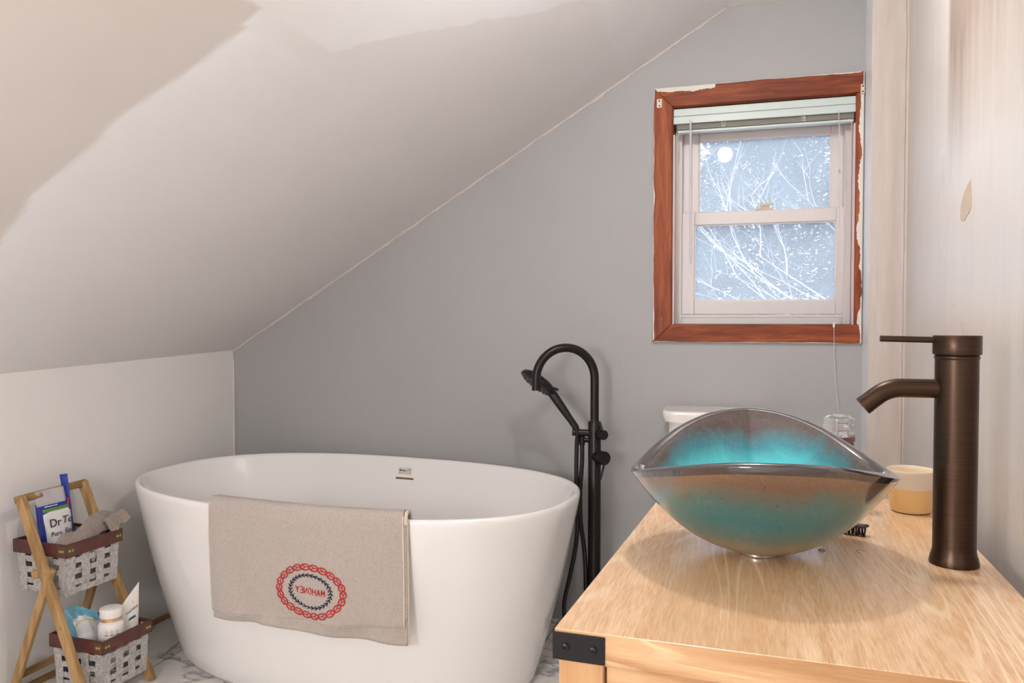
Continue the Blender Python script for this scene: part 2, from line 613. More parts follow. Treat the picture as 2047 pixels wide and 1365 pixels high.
def glassy(name, tint=(1, 1, 1), haze=.0, hazecol=(.9, .95, 1), ior=1.45, rough=.0, gl=1.0):
    """thin pane: transparent + fresnel gloss + a little hazy scatter"""
    mat = bpy.data.materials.new(name); mat.use_nodes = True
    nt = mat.node_tree; n = nt.nodes; n.clear()
    out = n.new('ShaderNodeOutputMaterial')
    tr = n.new('ShaderNodeBsdfTransparent'); tr.inputs[0].default_value = (*tint, 1)
    gs = n.new('ShaderNodeBsdfGlossy'); gs.inputs['Roughness'].default_value = rough
    fr = n.new('ShaderNodeFresnel'); fr.inputs['IOR'].default_value = ior
    mx = n.new('ShaderNodeMixShader')
    nt.links.new(fr.outputs[0], mx.inputs[0]); nt.links.new(tr.outputs[0], mx.inputs[1]); nt.links.new(gs.outputs[0], mx.inputs[2])
    last = mx.outputs[0]
    if haze:
        tl = n.new('ShaderNodeBsdfTranslucent'); tl.inputs[0].default_value = (*hazecol, 1)
        m2 = n.new('ShaderNodeMixShader')
        tc = n.new('ShaderNodeTexCoord'); nz = n.new('ShaderNodeTexNoise'); nz.inputs['Scale'].default_value = 6; nz.inputs['Detail'].default_value = 5
        nt.links.new(tc.outputs['Object'], nz.inputs['Vector'])
        mr = n.new('ShaderNodeMapRange'); mr.inputs['To Min'].default_value = haze * .7; mr.inputs['To Max'].default_value = haze * 1.3
        nt.links.new(nz.outputs['Fac'], mr.inputs['Value']); nt.links.new(mr.outputs['Result'], m2.inputs[0])
        nt.links.new(last, m2.inputs[1]); nt.links.new(tl.outputs[0], m2.inputs[2]); last = m2.outputs[0]
    nt.links.new(last, out.inputs[0])
    return mat


MAT_pane = glassy('hazy_window_glass', (.96, .98, 1), .24, (.92, .95, 1.0))  # dirty glass; scatter raised so the view washes out like bloom
MAT_jar = glassy('clear_jar_glass', (.93, .95, .95), .06, (1, 1, 1), 1.5)

def frosted(name, col, clear):
    """frosted wall: scatters light on both sides, lets a little through"""
    mat = bpy.data.materials.new(name); mat.use_nodes = True
    nt = mat.node_tree; n = nt.nodes; n.clear()
    out = n.new('ShaderNodeOutputMaterial'); df = n.new('ShaderNodeBsdfDiffuse'); tl = n.new('ShaderNodeBsdfTranslucent'); tr = n.new('ShaderNodeBsdfTransparent')
    gl = n.new('ShaderNodeBsdfGlossy'); gl.inputs['Roughness'].default_value = .35; fr = n.new('ShaderNodeFresnel'); fr.inputs['IOR'].default_value = 1.4
    for q in (df, tl): q.inputs[0].default_value = (*lin(col), 1)
    tr.inputs[0].default_value = (*[min(1, c ** .5) for c in lin(col)], 1)
    a = n.new('ShaderNodeMixShader'); a.inputs[0].default_value = .5; b_ = n.new('ShaderNodeMixShader'); b_.inputs[0].default_value = clear; c = n.new('ShaderNodeMixShader')
    nt.links.new(df.outputs[0], a.inputs[1]); nt.links.new(tl.outputs[0], a.inputs[2]); nt.links.new(a.outputs[0], b_.inputs[1]); nt.links.new(tr.outputs[0], b_.inputs[2])
    nt.links.new(fr.outputs[0], c.inputs[0]); nt.links.new(b_.outputs[0], c.inputs[1]); nt.links.new(gl.outputs[0], c.inputs[2]); nt.links.new(c.outputs[0], out.inputs[0])
    return mat


MAT_amber = M('frosted_amber_glass', srgb=(255, 240, 222), rough=.35, **{'Subsurface Weight': .3, 'Alpha': .9}).mat
MAT_amber.node_tree.nodes['Principled BSDF'].inputs['Subsurface Radius'].default_value = (.02, .01, .005)
MAT_amber_low = M('orange_filled_amber_glass', srgb=(255, 212, 150), rough=.35, **{'Subsurface Weight': .3}).mat
MAT_amber_low.node_tree.nodes['Principled BSDF'].inputs['Subsurface Radius'].default_value = (.02, .01, .004)
MAT_wax = M('orange_wax', srgb=(255, 212, 140), rough=.45).mat
_p = MAT_wax.node_tree.nodes['Principled BSDF']
_p.inputs['Subsurface Weight'].default_value = .6
_p.inputs['Subsurface Radius'].default_value = (.03, .015, .005)

# ================================================================== SETTING
XL = -2.2; YB = 3.0; YF = -2.0; ZC = 2.312; XR = -.09


def kneez(y): return 1.041 - .0275 * (3.0 - y)
def rwx(y): return .335 + .0782 * (y - 1.05)


# floor
b = MB(); b.box(XL - .1, .75, YF - .1, YB + .16, -.05, 0)
structure(b.build('floor', MAT_floor, smooth=False), 'white marble-look tile floor with grey veins')

# left knee wall
b = MB()
b.poly([(XL, YF, 0), (XL, YB, 0), (XL, YB, kneez(YB)), (XL, YF, kneez(YF))], (-.08, 0, 0))
wl = structure(b.build('wall_left', MAT_knee, smooth=False), 'low off-white knee wall under the sloped ceiling')

# wooden strip at the floor of the knee wall
b = MB(); b.box(XL, XL + .012, YF, YB, 0, .018)
structure(b.build('baseboard_left', MAT_pine_y, smooth=False), 'thin raw wood strip along the floor')

# sloped ceiling plus flat ceiling, one surface with paint patches
# patch outlines in (y, x) on the sloped part


def inside(poly, x, y):
    c = False; n = len(poly)
    for i in range(n):
        x1, y1 = poly[i]; x2, y2 = poly[(i + 1) % n]
        if (y1 > y) != (y2 > y) and x < (x2 - x1) * (y - y1) / (y2 - y1) + x1: c = not c
    return c


def edge_x(y, pts):
    for i in range(len(pts) - 1):
        (y0, x0), (y1, x1) = pts[i], pts[i + 1]
        if y0 <= y <= y1: return x0 + (x1 - x0) * (y - y0) / (y1 - y0)
    return None


def seg_d(px, py, a, b_):
    ax, ay = a; bx, by = b_
    dx, dy = bx - ax, by - ay
    t = max(0, min(1, ((px - ax) * dx + (py - ay) * dy) / (dx * dx + dy * dy)))
    qx, qy = ax + dx * t, ay + dy * t
    side = (px - ax) * dy - (py - ay) * dx
    return math.hypot(px - qx, py - qy), side, t


E1 = [(-1.633, 1.388), (-1.482, 1.336), (-1.211, 1.343), (-.968, 1.377)]
E2 = [(-.923, 1.623), (-.80, 1.80), (-.650, 2.0), (-.45, 2.25)]


def patchval(x, y):
    nz = noise.noise(Vector((x * 6, y * 6, 0))) * .03 + noise.noise(Vector((x * 25, y * 25, 3))) * .008
    v = .60
    # raw beige plaster nearer the camera than E1, up to its end
    d1 = min(((seg_d(x, y, E1[i], E1[i + 1])) for i in range(3)), key=lambda q: q[0])
    ey = None
    for i in range(3):
        x0, y0 = E1[i]; x1, y1 = E1[i + 1]
        if x0 <= x <= x1: ey = y0 + (y1 - y0) * (x - x0) / (x1 - x0)
    if ey is None and x < E1[0][0]: ey = E1[0][1] + (E1[0][0] - x) * .3
    if ey is not None:
        e = ey + nz * .6
        kk = max(0, min(1, (y - e) / .018 + .5))
        v = .05 * (1 - kk) + kk * (.60 + .36 * math.exp(-max(0, y - e) / .22))
    else:
        # soft end of the coat beyond the upper corner, then the bright upper coat
        tgt = .05
        ex = max(0, min(1, (x + .968) / .10))
        if y > 1.36 + nz: tgt = .60 + .3 * math.exp(-(y - 1.36) / .15) * (1 - ex)
        v = tgt
        for i in range(3):
            x0, y0 = E2[i]; x1, y1 = E2[i + 1]
            if x0 <= x <= x1:
                e2 = y0 + (y1 - y0) * (x - x0) / (x1 - x0) + nz
                if y < e2: v = .92 - .25 * max(0, min(1, (1.6 - y) / .25))
        if x > E2[-1][0]: v = .7
    v += noise.noise(Vector((x * 2.2, y * 1.4, 7))) * .10
    return max(0, min(1, v))


b = MB(); NU, NV = 190, 350
vals = []


def cf(u, v):
    y = YF + (YB - YF) * v
    x = XL + (XR - XL) * u
    z0 = kneez(y)
    z = z0 + (ZC - z0) * u
    vals.append(patchval(x, y))
    return (x, y, z)


b.grid(cf, NU, NV)
n0 = len(b.v)


def cf2(u, v):
    y = YF + (YB - YF) * v
    vals.append(.6)
    return (XR + (.75 - XR) * u, y, ZC)


b.grid(cf2, 4, 30)
o = b.build('ceiling', MAT_ceil, smooth=False)
at = o.data.attributes.new('patch', 'FLOAT', 'POINT')
at.data.foreach_set('value', vals)
structure(o, 'white sloped attic ceiling with uneven paint patches')
o.modifiers.new('s', 'SOLIDIFY').thickness = -.06
o.modifiers['s'].offset = -1
o['_o'] = (0, 0, 0)

# back wall with the window opening
WX0, WX1, WZ0, WZ1 = -.283, .347, 1.159, 1.962
b = MB()


def topz(x):
    if x <= XR: return kneez(YB) + (ZC - kneez(YB)) * (x - XL) / (XR - XL) + .01
    return ZC + .01


TH = .15
for (x0, x1) in ((XL - .08, WX0), (WX1, .75)):
    n = 12
    xs = [x0 + (x1 - x0) * i / n for i in range(n + 1)]
    if x0 < XR < x1: xs = sorted(xs + [XR])
    pts = [(x0, YB, 0), (x1, YB, 0)] + [(x, YB, topz(x)) for x in reversed(xs)]
    b.poly(pts, (0, TH, 0))
b.box(WX0, WX1, YB, YB + TH, 0, WZ0)
b.poly([(WX0, YB, WZ1), (WX1, YB, WZ1), (WX1, YB, ZC + .01), (XR, YB, ZC + .01), (WX0, YB, topz(WX0))], (0, TH, 0))
structure(b.build('wall_back', MAT_grey, smooth=False), 'grey painted gable wall behind the bathtub')

# boxed-in chase in the corner right of the window
b = MB()
b.poly([(.374, YB, 0), (.3615, 2.75, 0), (.60, 2.75, 0), (.60, YB, 0)], (0, 0, ZC))
wc = b.build('wall_corner', [MAT_chase, paint('window_lit_side', (246, 248, 250), .35, .01, .04)], smooth=False)  # side face whitened to carry the window light in its colour
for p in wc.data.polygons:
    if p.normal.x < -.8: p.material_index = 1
structure(wc, 'beige skim-coated boxed corner beside the window')

# right wall (slightly out of square)
b = MB()
b.poly([(rwx(YF), YF, 0), (rwx(YB), YB, 0), (.78, YB, 0), (.78, YF, 0)], (0, 0, ZC))
wr = structure(b.build('wall_right', MAT_right, smooth=False), 'glossy off-white wall with brush strokes right of the vanity')
b = MB()
leaf = [(1.602, 1.394), (1.61, 1.429), (1.645, 1.424), (1.69, 1.412), (1.715, 1.398), (1.725, 1.376), (1.715, 1.366), (1.677, 1.361), (1.66, 1.366), (1.625, 1.37), (1.608, 1.38)]
b.poly([(rwx(y) + .0004, y, z) for (y, z) in leaf], (-.0012, .0001, 0))
wp = b.build('bare_patch', plain('bare_beige_plaster', (190, 172, 156), .85), wr, smooth=False)

# wall behind the camera
b = MB(); b.box(XL - .1, .78, YF - .08, YF, 0, ZC + .05)
structure(b.build('wall_front', MAT_knee, smooth=False), 'off-white wall opposite the window')

# ragged caulk bead where the slope meets the back wall
b = MB()
pts = []
N = 160
for i in range(N + 1):
    u = i / N
    if u < .93:
        k = u / .93; x = XL + (XR - XL) * k; z = kneez(YB) + (ZC - kneez(YB)) * k
        nrm = Vector((.516, 0, -.857))
    else:
        k = (u - .93) / .07; x = XR + (.37 - XR) * k; z = ZC
        nrm = Vector((0, 0, -1))
    w = .009 + .005 * noise.noise(Vector((u * 30, 0, 0))) + .004 * noise.noise(Vector((u * 110, 5, 0)))
    if u > .93: w = .003
    pts.append((Vector((x, YB, z)), nrm, max(.003, w)))


def bead(u, v):
    P, nrm, w = pts[min(N, int(round(u * N)))]
    if v < .5: return P + nrm * w * (v * 2) + Vector((0, -.003 * math.sin(v * PI) - .0005, 0))
    return P + nrm * w + Vector((0, -.003 + .003 * (v - .5) * 2, 0))


b.grid(bead, N, 4)
structure(b.build('trim_1', plain('pale_caulk', (206, 196, 188), .6)), 'ragged pale caulk line along the ceiling slope')
# caulk bead in the left corner
b = MB()
b.tube([(XL + .004, YB - .004 + .0015 * noise.noise(Vector((z * 20, 0, 0))), z) for z in [i * .04 for i in range(26)]], .006, 6)
structure(b.build('trim_2', plain('corner_caulk', (212, 204, 198), .6)), 'pale caulk in the left corner')
# rough plaster edge beside the chase
b = MB()
b.tube([(rwx(2.75) - .010 + .003 * noise.noise(Vector((z * 9, 1, 0))), 2.7485, z) for z in [i * .03 for i in range(77)]], [.0022 + .0012 * noise.noise(Vector((i * .9, 2, 0))) for i in range(77)], 6)
structure(b.build('trim_3', MAT_chase), 'rough plaster ridge down the corner box')

# ------------------------------------------------------------------ window
win = bpy.data.objects.new('window_1', None); COL.objects.link(win)
win.location = (0, YB, 1.1); win['_o'] = (0, YB, 1.1); win['kind'] = 'structure'
win['label'] = 'white double-hung window in a reddish brown stained wood casing'
CX0, CX1, CZ0, CZ1 = -.351, .370, 1.093, 2.034
Yc = YB - .016
mk_top = casing('stained_casing_top', 'x', [(2, CZ1 - 1.1, .026, 0, -.36, -.13, 1), (2, CZ1 - 1.1, .005, 0, -.2, .36, 1), (0, CX1, .005, 2, .8, 1.0, 1)])
mk_left = casing('stained_casing_left', 'z', [(0, CX0, .006, 2, 0, 1.0, -1)])
mk_right = casing('stripped_casing_right', 'z', [(0, CX1, .020, 2, 0, .86, 1)])
mk_bot = casing('stained_casing_bottom', 'x', [(2, CZ0 - 1.1, .003, 0, -.4, .4, -1), (0, CX1, .016, 2, -.1, .2, 1)])
b = MB(); b.poly([(CX0, YB, CZ1), (CX1, YB, CZ1), (CX1, YB, WZ1), (WX0, YB, WZ1)], (0, -.016, 0)); b.build('casing', mk_top, win, False, .003)['label'] = 'top casing with scraped white paint'
b = MB(); b.poly([(CX0, YB, CZ0), (CX0, YB, CZ1), (WX0, YB, WZ1), (WX0, YB, WZ0)], (0, -.016, 0)); b.build('casing', mk_left, win, False, .003)
b = MB(); b.poly([(CX0, YB, CZ0), (WX0, YB, WZ0), (CX1, YB, WZ0), (CX1, YB, CZ0)], (0, -.016, 0)); b.build('casing', mk_bot, win, False, .003)
b = MB(); b.box(WX1, CX1, Yc + .004, YB, WZ0, WZ1); b.build('casing', mk_right, win, False, .002)['label'] = 'narrow right casing stripped to old paint'
MAT_jambwood = casing('stained_jamb', 'z', [])
# jamb lining with thin pink-white stop
b = MB()
b.box(WX0 - .012, WX0 + .002, YB - .001, YB + .15, WZ0, WZ1); b.box(WX1 - .002, WX1 + .012, YB - .001, YB + .15, WZ0, WZ1)
b.box(WX0, WX1, YB - .001, YB + .15, WZ1 - .002, WZ1 + .012); b.box(WX0, WX1, YB - .001, YB + .15, WZ0 - .012, WZ0)
b.build('jamb', MAT_jambwood, win, False)
b = MB()
b.box(WX0 + .002, WX0 + .008, YB + .004, YB + .035, WZ0, WZ1 - .1); b.box(WX1 - .008, WX1 - .002, YB + .004, YB + .035, WZ0, WZ1 - .1)
b.build('stop_bead', plain('pinkish_white_stop', (222, 200, 200), .4), win, False)
# vinyl frame
FY = YB + .085
fx0, fx1, fz0, fz1 = WX0 + .003, WX1 - .003, WZ0, WZ1
b = MB()
b.box(fx0, fx0 + .026, FY, FY + .06, fz0, fz1); b.box(fx1 - .026, fx1, FY, FY + .06, fz0, fz1)
b.box(fx0 + .026, fx1 - .026, FY, FY + .06, fz0, fz0 + .024); b.box(fx0 + .026, fx1 - .026, FY, FY + .06, fz1 - .03, fz1)
b.build('vinyl_frame', MAT_vinyl, win, False, .002)
b = MB(); b.box(fx0 + .022, fx1 - .022, FY + .0, FY + .02, fz0 + .024, fz0 + .036)
b.build('sill_track', MAT_vinyl, win, False, .002)


def sash(name, x0, x1, z0, z1, gx0, gx1, gz0, gz1, y):
    b = MB()
    b.box(x0, gx0, y, y + .03, z0, z1); b.box(gx1, x1, y, y + .03, z0, z1)
    b.box(gx0, gx1, y, y + .03, z0, gz0); b.box(gx0, gx1, y, y + .03, gz1, z1)
    s = b.build(name, MAT_vinyl, win, False, .003)
    b = MB(); b.box(gx0, gx1, y + .013, y + .017, gz0, gz1)
    b.build('pane', MAT_pane, s, False)
    b = MB(); t = .004
    for (a0, a1, c0, c1) in ((gx0, gx0 + t, gz0, gz1), (gx1 - t, gx1, gz0, gz1), (gx0 + t, gx1 - t, gz0, gz0 + t), (gx0 + t, gx1 - t, gz1 - t, gz1)):
        b.box(a0, a1, y + .008, y + .013, c0, c1)
    b.build('glazing_bead', MAT_vinyl, s, False)
    return s


lo = sash('lower_sash', -.254, .330, 1.196, 1.583, -.2075, .2945, 1.247, 1.535, FY + .005)
up = sash('upper_sash', -.2545, .3185, 1.55, 1.935, -.194, .277, 1.585, 1.858, FY + .038)
b = MB()
b.box(.012, .075, FY + .008, FY + .03, 1.583, 1.590); b.box(.028, .062, FY + .01, FY + .028, 1.590, 1.598)
b.bar((.03, FY + .012, 1.601), (.078, FY + .010, 1.607), .010, .012, (0, 1, 0))
b.build('sash_lock', plain('cream_sash_lock', (214, 198, 178), .5), win, False, .002)
for x in (-.18, .235):
    b = MB(); b.box(x - .016, x + .016, FY + .008, FY + .024, 1.583, 1.588); b.build('tilt_latch', MAT_vinyl, win, False, .001)
for (x, z, w) in ((CX0 + .021, 1.976, .0095), (CX1 - .006, 1.972, .0065)):
    b = MB(); b.box(x - w, x + w, Yc - .0045, Yc + (.004 if w < .008 else 0), z - .016, z + .016)
    br = b.build('blind_bracket', plain('cream_bracket', (218, 208, 190), .5), win, False, .001)
    b = MB()
    for dz in (-.009, .009): b.lathe([(0, 0), (.0028, 0), (.0022, .0012), (0, .0012)], (x, Yc - .0045, z + dz), (0, -1, 0), 10)
    b.build('screw', MAT_screw, br)

# ------------------------------------------------------------------ mini blind
bl = thing('mini_blind', 'pale blue-grey mini blind raised into a stack at the window top', 'blind', (.032, YB + .03, 1.9))
bx0, bx1 = WX0 + .004, WX1 - .003


def slatprof(y, z, h, d):
    return lambda u, v: (bx0 + (bx1 - bx0) * u, y - d * math.sin(PI * v), z + h * (v - .5))


b = MB()
for k in range(2):
    zc = 1.941 - k * .0285
    b.box(bx0 - .001, bx1 + .001, YB - .003 - .002 * k, YB + .003, zc - .0138, zc + .0138)
b.build('valance', MAT_valance, bl, True, .005, 3)
b = MB(); b.box(bx0 + .006, bx1 - .006, YB + .012, YB + .04, 1.93, 1.958); b.build('headrail', MAT_valance, bl, False, .002)
b = MB()
for k in range(9):
    z = 1.9085 - k * .0034
    b.box(bx0 + .012, bx1 - .004, YB + .008, YB + .034, z - .0008, z + .0008)
b.build('slat_stack', MAT_slat, bl, False)
b = MB(); b.box(bx0 + .012, bx1 - .004, YB + .006, YB + .036, 1.868, 1.8775); b.build('bottom_rail', MAT_valance, bl, False, .003)
for x in (-.10, .172):
    b = MB()
    for k in range(7):
        pts_ = [(x - .009 + random.random() * .018, YB + .004 - random.random() * .003, 1.905 - i * .0055 + random.random() * .004) for i in range(6)]
        b.tube(pts_, .0008, 5)
    b.build('ladder_cord', MAT_cord, bl)
b = MB(); b.tube([(-.217, YB - .012, 1.902), (-.217, YB - .014, 1.7), (-.2145, YB - .016, 1.383)], .0036, 8)
b.tube([(-.217, YB - .004, 1.912), (-.222, YB - .010, 1.906), (-.217, YB - .012, 1.900), (-.212, YB - .010, 1.906)], .0012, 6)
b.build('tilt_wand', M('clear_plastic_wand', srgb=(232, 228, 232), rough=.15, **{'Alpha': .8}).mat, bl)
b = MB()
b.tube([(.288, YB - .006, 1.905), (.294, YB - .012, 1.80), (.297, YB - .014, 1.7), (.292, YB - .018, 1.45), (.283, YB - .022, 1.25), (.279, YB - .024, 1.158),
        (.281, YB - .024, 1.05), (.290, YB - .020, .92), (.298, YB - .018, .85)], .0011, 6)
b.tube([(.290, YB - .006, 1.905), (.290, YB - .012, 1.75), (.288, YB - .014, 1.6)], .0009, 6)
b.build('lift_cord', MAT_cord, bl)
b = MB(); b.lathe([(0, -.008), (.003, -.007), (.004, 0), (.0025, .008), (0, .009)], (.279, YB - .024, 1.156), n=10)
b.build('cord_knob', MAT_white, bl)
b = MB(); b.box(.290, .296, YB - .015, YB - .010, 1.688, 1.702); b.build('cord_connector', MAT_slat, bl, False, .001)
b = MB(); b.tube([(-.262, YB + .01, 1.870), (-.262, YB + .008, 1.80)], .0016, 6); b.tube([(-.262, YB + .008, 1.802), (-.262, YB + .008, 1.795)], .0026, 8)
b.build('hold_down_cord', MAT_cord, bl)
b = MB(); b.tube([(.334, YB + .01, 1.870), (.333, YB + .008, 1.83)], .0012, 6); b.build('hold_down_cord', MAT_cord, bl)

# ------------------------------------------------------------------ outside
snow = M('snowy_ground', srgb=(226, 230, 236), rough=.9)
snow.color(snow.ramp(snow.noise(snow.coord(), .8, 4), [(.3, lin((120, 126, 130))), (.7, lin((160, 166, 172)))]))
b = MB(); b.box(-30, 30, 3.2, 60, -3.2, -3.0)
structure(b.build('ground', snow.mat, smooth=False), 'snowy yard beyond the window')
leafm = M('frosty_needles', srgb=(100, 116, 112), rough=.8)
leafm.color(leafm.ramp(leafm.noise(leafm.coord(), 3, 3), [(.3, lin((36, 46, 46))), (.7, lin((64, 76, 76)))]))
bark = plain('grey_bark', (132, 122, 116), .9)
palebark = plain('pale_frosted_bark', (188, 180, 186), .8)


def conifer(x, y, h, r, seed, label, nclump):
    rnd = random.Random(seed)
    t = thing('evergreen_tree', label, 'tree', (x, y, -3.0), 'evergreens beyond the window')
    b = MB(); b.tube([(x, y, -3.0), (x + .05, y, -3 + h * .5), (x, y, -3 + h)], [.16, .1, .02], 8)
    b.build('trunk', bark, t)
    b = MB()
    for i in range(nclump):
        k = rnd.random() ** .8
        z = -3 + h * (.12 + .86 * k)
        rr = r * (1 - k * .85) * (rnd.random() ** .5)
        a = rnd.random() * 2 * PI
        c = Vector((x + rr * math.cos(a), y + rr * math.sin(a), z - rr * .25))
        out = Vector((math.cos(a), math.sin(a), -.25 + rnd.random() * .5)).normalized()
        for j in range(5):
            d = (out + Vector((rnd.uniform(-.9, .9), rnd.uniform(-.9, .9), rnd.uniform(-.7, .7)))).normalized()
            L = rnd.uniform(.07, .17)
            s = d.cross(Vector((rnd.uniform(-1, 1), rnd.uniform(-1, 1), rnd.uniform(-1, 1)))).normalized() * L * .14
            cc = c + Vector((rnd.uniform(-.1, .1), rnd.uniform(-.1, .1), rnd.uniform(-.08, .08)))
            b.quad(cc - s, cc + d * L * .5 - s * 1.3, cc + d * L, cc + d * L * .5 + s * 1.3)
    f = b.build('foliage', leafm.mat, t, False)
    return t


conifer(-1.95, 12.6, 9.5, 2.3, 1, 'tall frosty evergreen beyond the left half of the window', 9000)
conifer(2.35, 12.9, 9.0, 2.2, 2, 'tall frosty evergreen beyond the right half of the window', 9000)
conifer(.3, 17.6, 11.5, 3.0, 3, 'frosty evergreen furthest back between the other two', 16000)


def bare_tree(x, y, seed):
    rnd = random.Random(seed)
    t = thing('bare_tree', 'leafless tree with pale frosted branches just outside the window', 'tree', (x, y, -3.0))
    tb = MB(); tb.tube([(x, y, -3), (x - .03, y, -1), (x + .02, y, .9)], [.10, .08, .04], 8); tb.build('trunk', palebark, t)
    b = MB()

    def grow(p, d, L, r, depth):
        pts_ = [p]; q = p
        n = 5
        for i in range(n):
            d = (d + Vector((rnd.uniform(-.18, .18), rnd.uniform(-.15, .15), rnd.uniform(-.08, .14)))).normalized()
            q = q + d * L / n; pts_.append(q)
            if depth > 0 and i >= 1 and rnd.random() < .75:
                sd = (d + Vector((rnd.uniform(-.9, .9), rnd.uniform(-.5, .5), rnd.uniform(-.1, .8)))).normalized()
                grow(q, sd, L * rnd.uniform(.45, .7), r * .6, depth - 1)
        b.tube(pts_, [r * (1 - .7 * i / n) for i in range(n + 1)], 5, cap=False)
    top = Vector((x + .02, y, .9))
    for (dx, dz, L) in ((-.9, .50, 1.5), (-.8, .75, 1.25), (-.30, 1, 1.1), (-.9, .25, 1.3), (.3, 1, 1.2)):
        grow(top, Vector((dx, rnd.uniform(-.2, .2), dz)).normalized(), L, .009, 3)
    b.build('branches', palebark, t)


bare_tree(1.0, 6.2, 11)

# ================================================================== BATHTUB
TC = Vector((-1.325, 2.462, 0)); TR = -.087


def sup(th, a, bb, n):
    c, s = math.cos(th), math.sin(th)
    return (a * math.copysign(abs(c) ** (2 / n), c), bb * math.copysign(abs(s) ** (2 / n), s))


def tub_pt(th, a, bb, n, z, dx=0, dy=0):
    x, y = sup(th, a, bb, n)
    x += dx; y += dy
    return Vector((TC.x + x * math.cos(TR) - y * math.sin(TR), TC.y + x * math.sin(TR) + y * math.cos(TR), z))


RA, RB, RN, RZ = .801, .477, 2.45, .62
tub = thing('bathtub', 'white glossy freestanding oval bathtub by the grey wall', 'bathtub', (TC.x, TC.y, 0))
prof = []   # (a, b, n, z)
BA, BB = .664, .365
outer = [(0.0, -.012), (.004, .006), (.014, .03)]
prof.append((BA - .03, BB - .03, 2.3, 0.0))
prof.append((BA - .012, BB - .012, 2.3, .004))
prof.append((BA, BB, 2.3, .022))
for k in range(1, 13):
    t = k / 12.
    z = .022 + (RZ - .020 - .022) * t
    e = t ** 1.02
    bulge = .010 * math.sin(PI * t)
    prof.append((BA + (RA - BA) * e + bulge, BB + (RB - BB) * e + bulge, 2.3 + (RN - 2.3) * t, z))
for (d, z) in ((.000, RZ - .010), (.002, RZ - .004), (.007, RZ), (.013, RZ - .001), (.019, RZ - .004), (.023, RZ - .012)):
    prof.append((RA - d, RB - d, RN, z))
IA, IB = .50, .245
for k in range(1, 13):
    t = k / 12.
    z = RZ - .012 - (RZ - .012 - .17) * t
    e = t ** 1.15
    prof.append((RA - .023 - (RA - .023 - IA) * e, RB - .023 - (RB - .023 - IB) * e, RN, z))
for (d, z) in ((.02, .152), (.055, .143), (.14, .140), (.23, .139)):
    prof.append((IA - d, IB - d, 2.2, z))
b = MB(); NT = 160


def tubf(u, v):
    i = int(round(v * (len(prof) - 1)))
    a, bb, n, z = prof[i]
    return tub_pt(2 * PI * u, a, max(bb, .01), n, z)


b.grid(tubf, NT, len(prof) - 1, cu=True)
L_ = len(prof)
b.f.append(tuple(i * L_ + L_ - 1 for i in range(NT))); b.m.append(0)
b.build('shell', MAT_acrylic, tub, True, angle=80)


# inner far wall: overflow slot + sticker, following the wall
def inner_pt(th, z):
    # interpolate the inside profile
    ins = prof[-17:-4]
    for i in range(len(ins) - 1):
        z0, z1 = ins[i][3], ins[i + 1][3]
        if z1 <= z <= z0:
            t = (z0 - z) / (z0 - z1 + 1e-9)
            return tub_pt(th, ins[i][0] + (ins[i + 1][0] - ins[i][0]) * t, ins[i][1] + (ins[i + 1][1] - ins[i][1]) * t, RN, z)
    return tub_pt(th, ins[0][0], ins[0][1], RN, z)


def th_for_x(x, z):
    lo_, hi = .15 * PI, .85 * PI
    for _ in range(40):
        m_ = (lo_ + hi) / 2
        if inner_pt(m_, z).x > x: lo_ = m_
        else: hi = m_
    return (lo_ + hi) / 2


def wallpatch(name, x0, x1, z0, z1, mat, off=.0015, parent=tub, nx=12):
    b = MB()
    def f(u, v):
        z = z0 + (z1 - z0) * v; x = x0 + (x1 - x0) * u
        p = inner_pt(th_for_x(x, z), z)
        return p + Vector((0, -1, .4)).normalized() * off
    b.grid(f, nx, 2)
    return b.build(name, mat, parent, solid=.0012)


wallpatch('overflow_slot', -1.362, -1.283, .537, .5435, MAT_copper)
lab = wallpatch('sticker', -1.354, -1.296, .556, .580, plain('clear_sticker_film', (233, 226, 220), .25), .0010)
rs = random.Random(3)
for (x0, x1, z0, z1) in ((-1.350, -1.344, .567, .573), (-1.343, -1.339, .568, .572), (-1.338, -1.334, .568, .572), (-1.333, -1.329, .567, .571), (-1.328, -1.324, .567, .571), (-1.3235, -1.320, .567, .570), (-1.347, -1.321, .5632, .5640)):
    wallpatch('print', x0, x1, z0, z1, MAT_inkg, .0022, lab, 2)
for (x0, x1, z0, z1) in ((-1.315, -1.301, .5745, .5755), (-1.315, -1.314, .566, .5755), (-1.302, -1.301, .566, .5755), (-1.312, -1.305, .5695, .5705), (-1.309, -1.304, .572, .573), (-1.316, -1.313, .560, .5615), (-1.304, -1.301, .560, .563)):
    wallpatch('print', x0, x1, z0, z1, MAT_inkg, .0022, lab, 2)
wallpatch('drain_cap', -1.33, -1.32, .30, .305, MAT_silver)

# ------------------------------------------------------------------ TOWEL on the near rim
def rim_pt(th): return tub_pt(th, RA, RB, RN, RZ)


def th_near(x):
    lo_, hi = 1.1 * PI, 1.9 * PI
    for _ in range(50):
        m_ = (lo_ + hi) / 2
        if rim_pt(m_).x < x: lo_ = m_
        else: hi = m_
    return (lo_ + hi) / 2


TX0, TX1 = -1.545, -.905


def towel_frame(u):
    x = TX0 + (TX1 - TX0) * u
    th = th_near(x)
    p = rim_pt(th)
    q = rim_pt(th + .01); t = (q - p).normalized()
    nrm = Vector((t.y, -t.x, 0)).normalized()
    if nrm.y > 0: nrm = -nrm
    return p, t, nrm


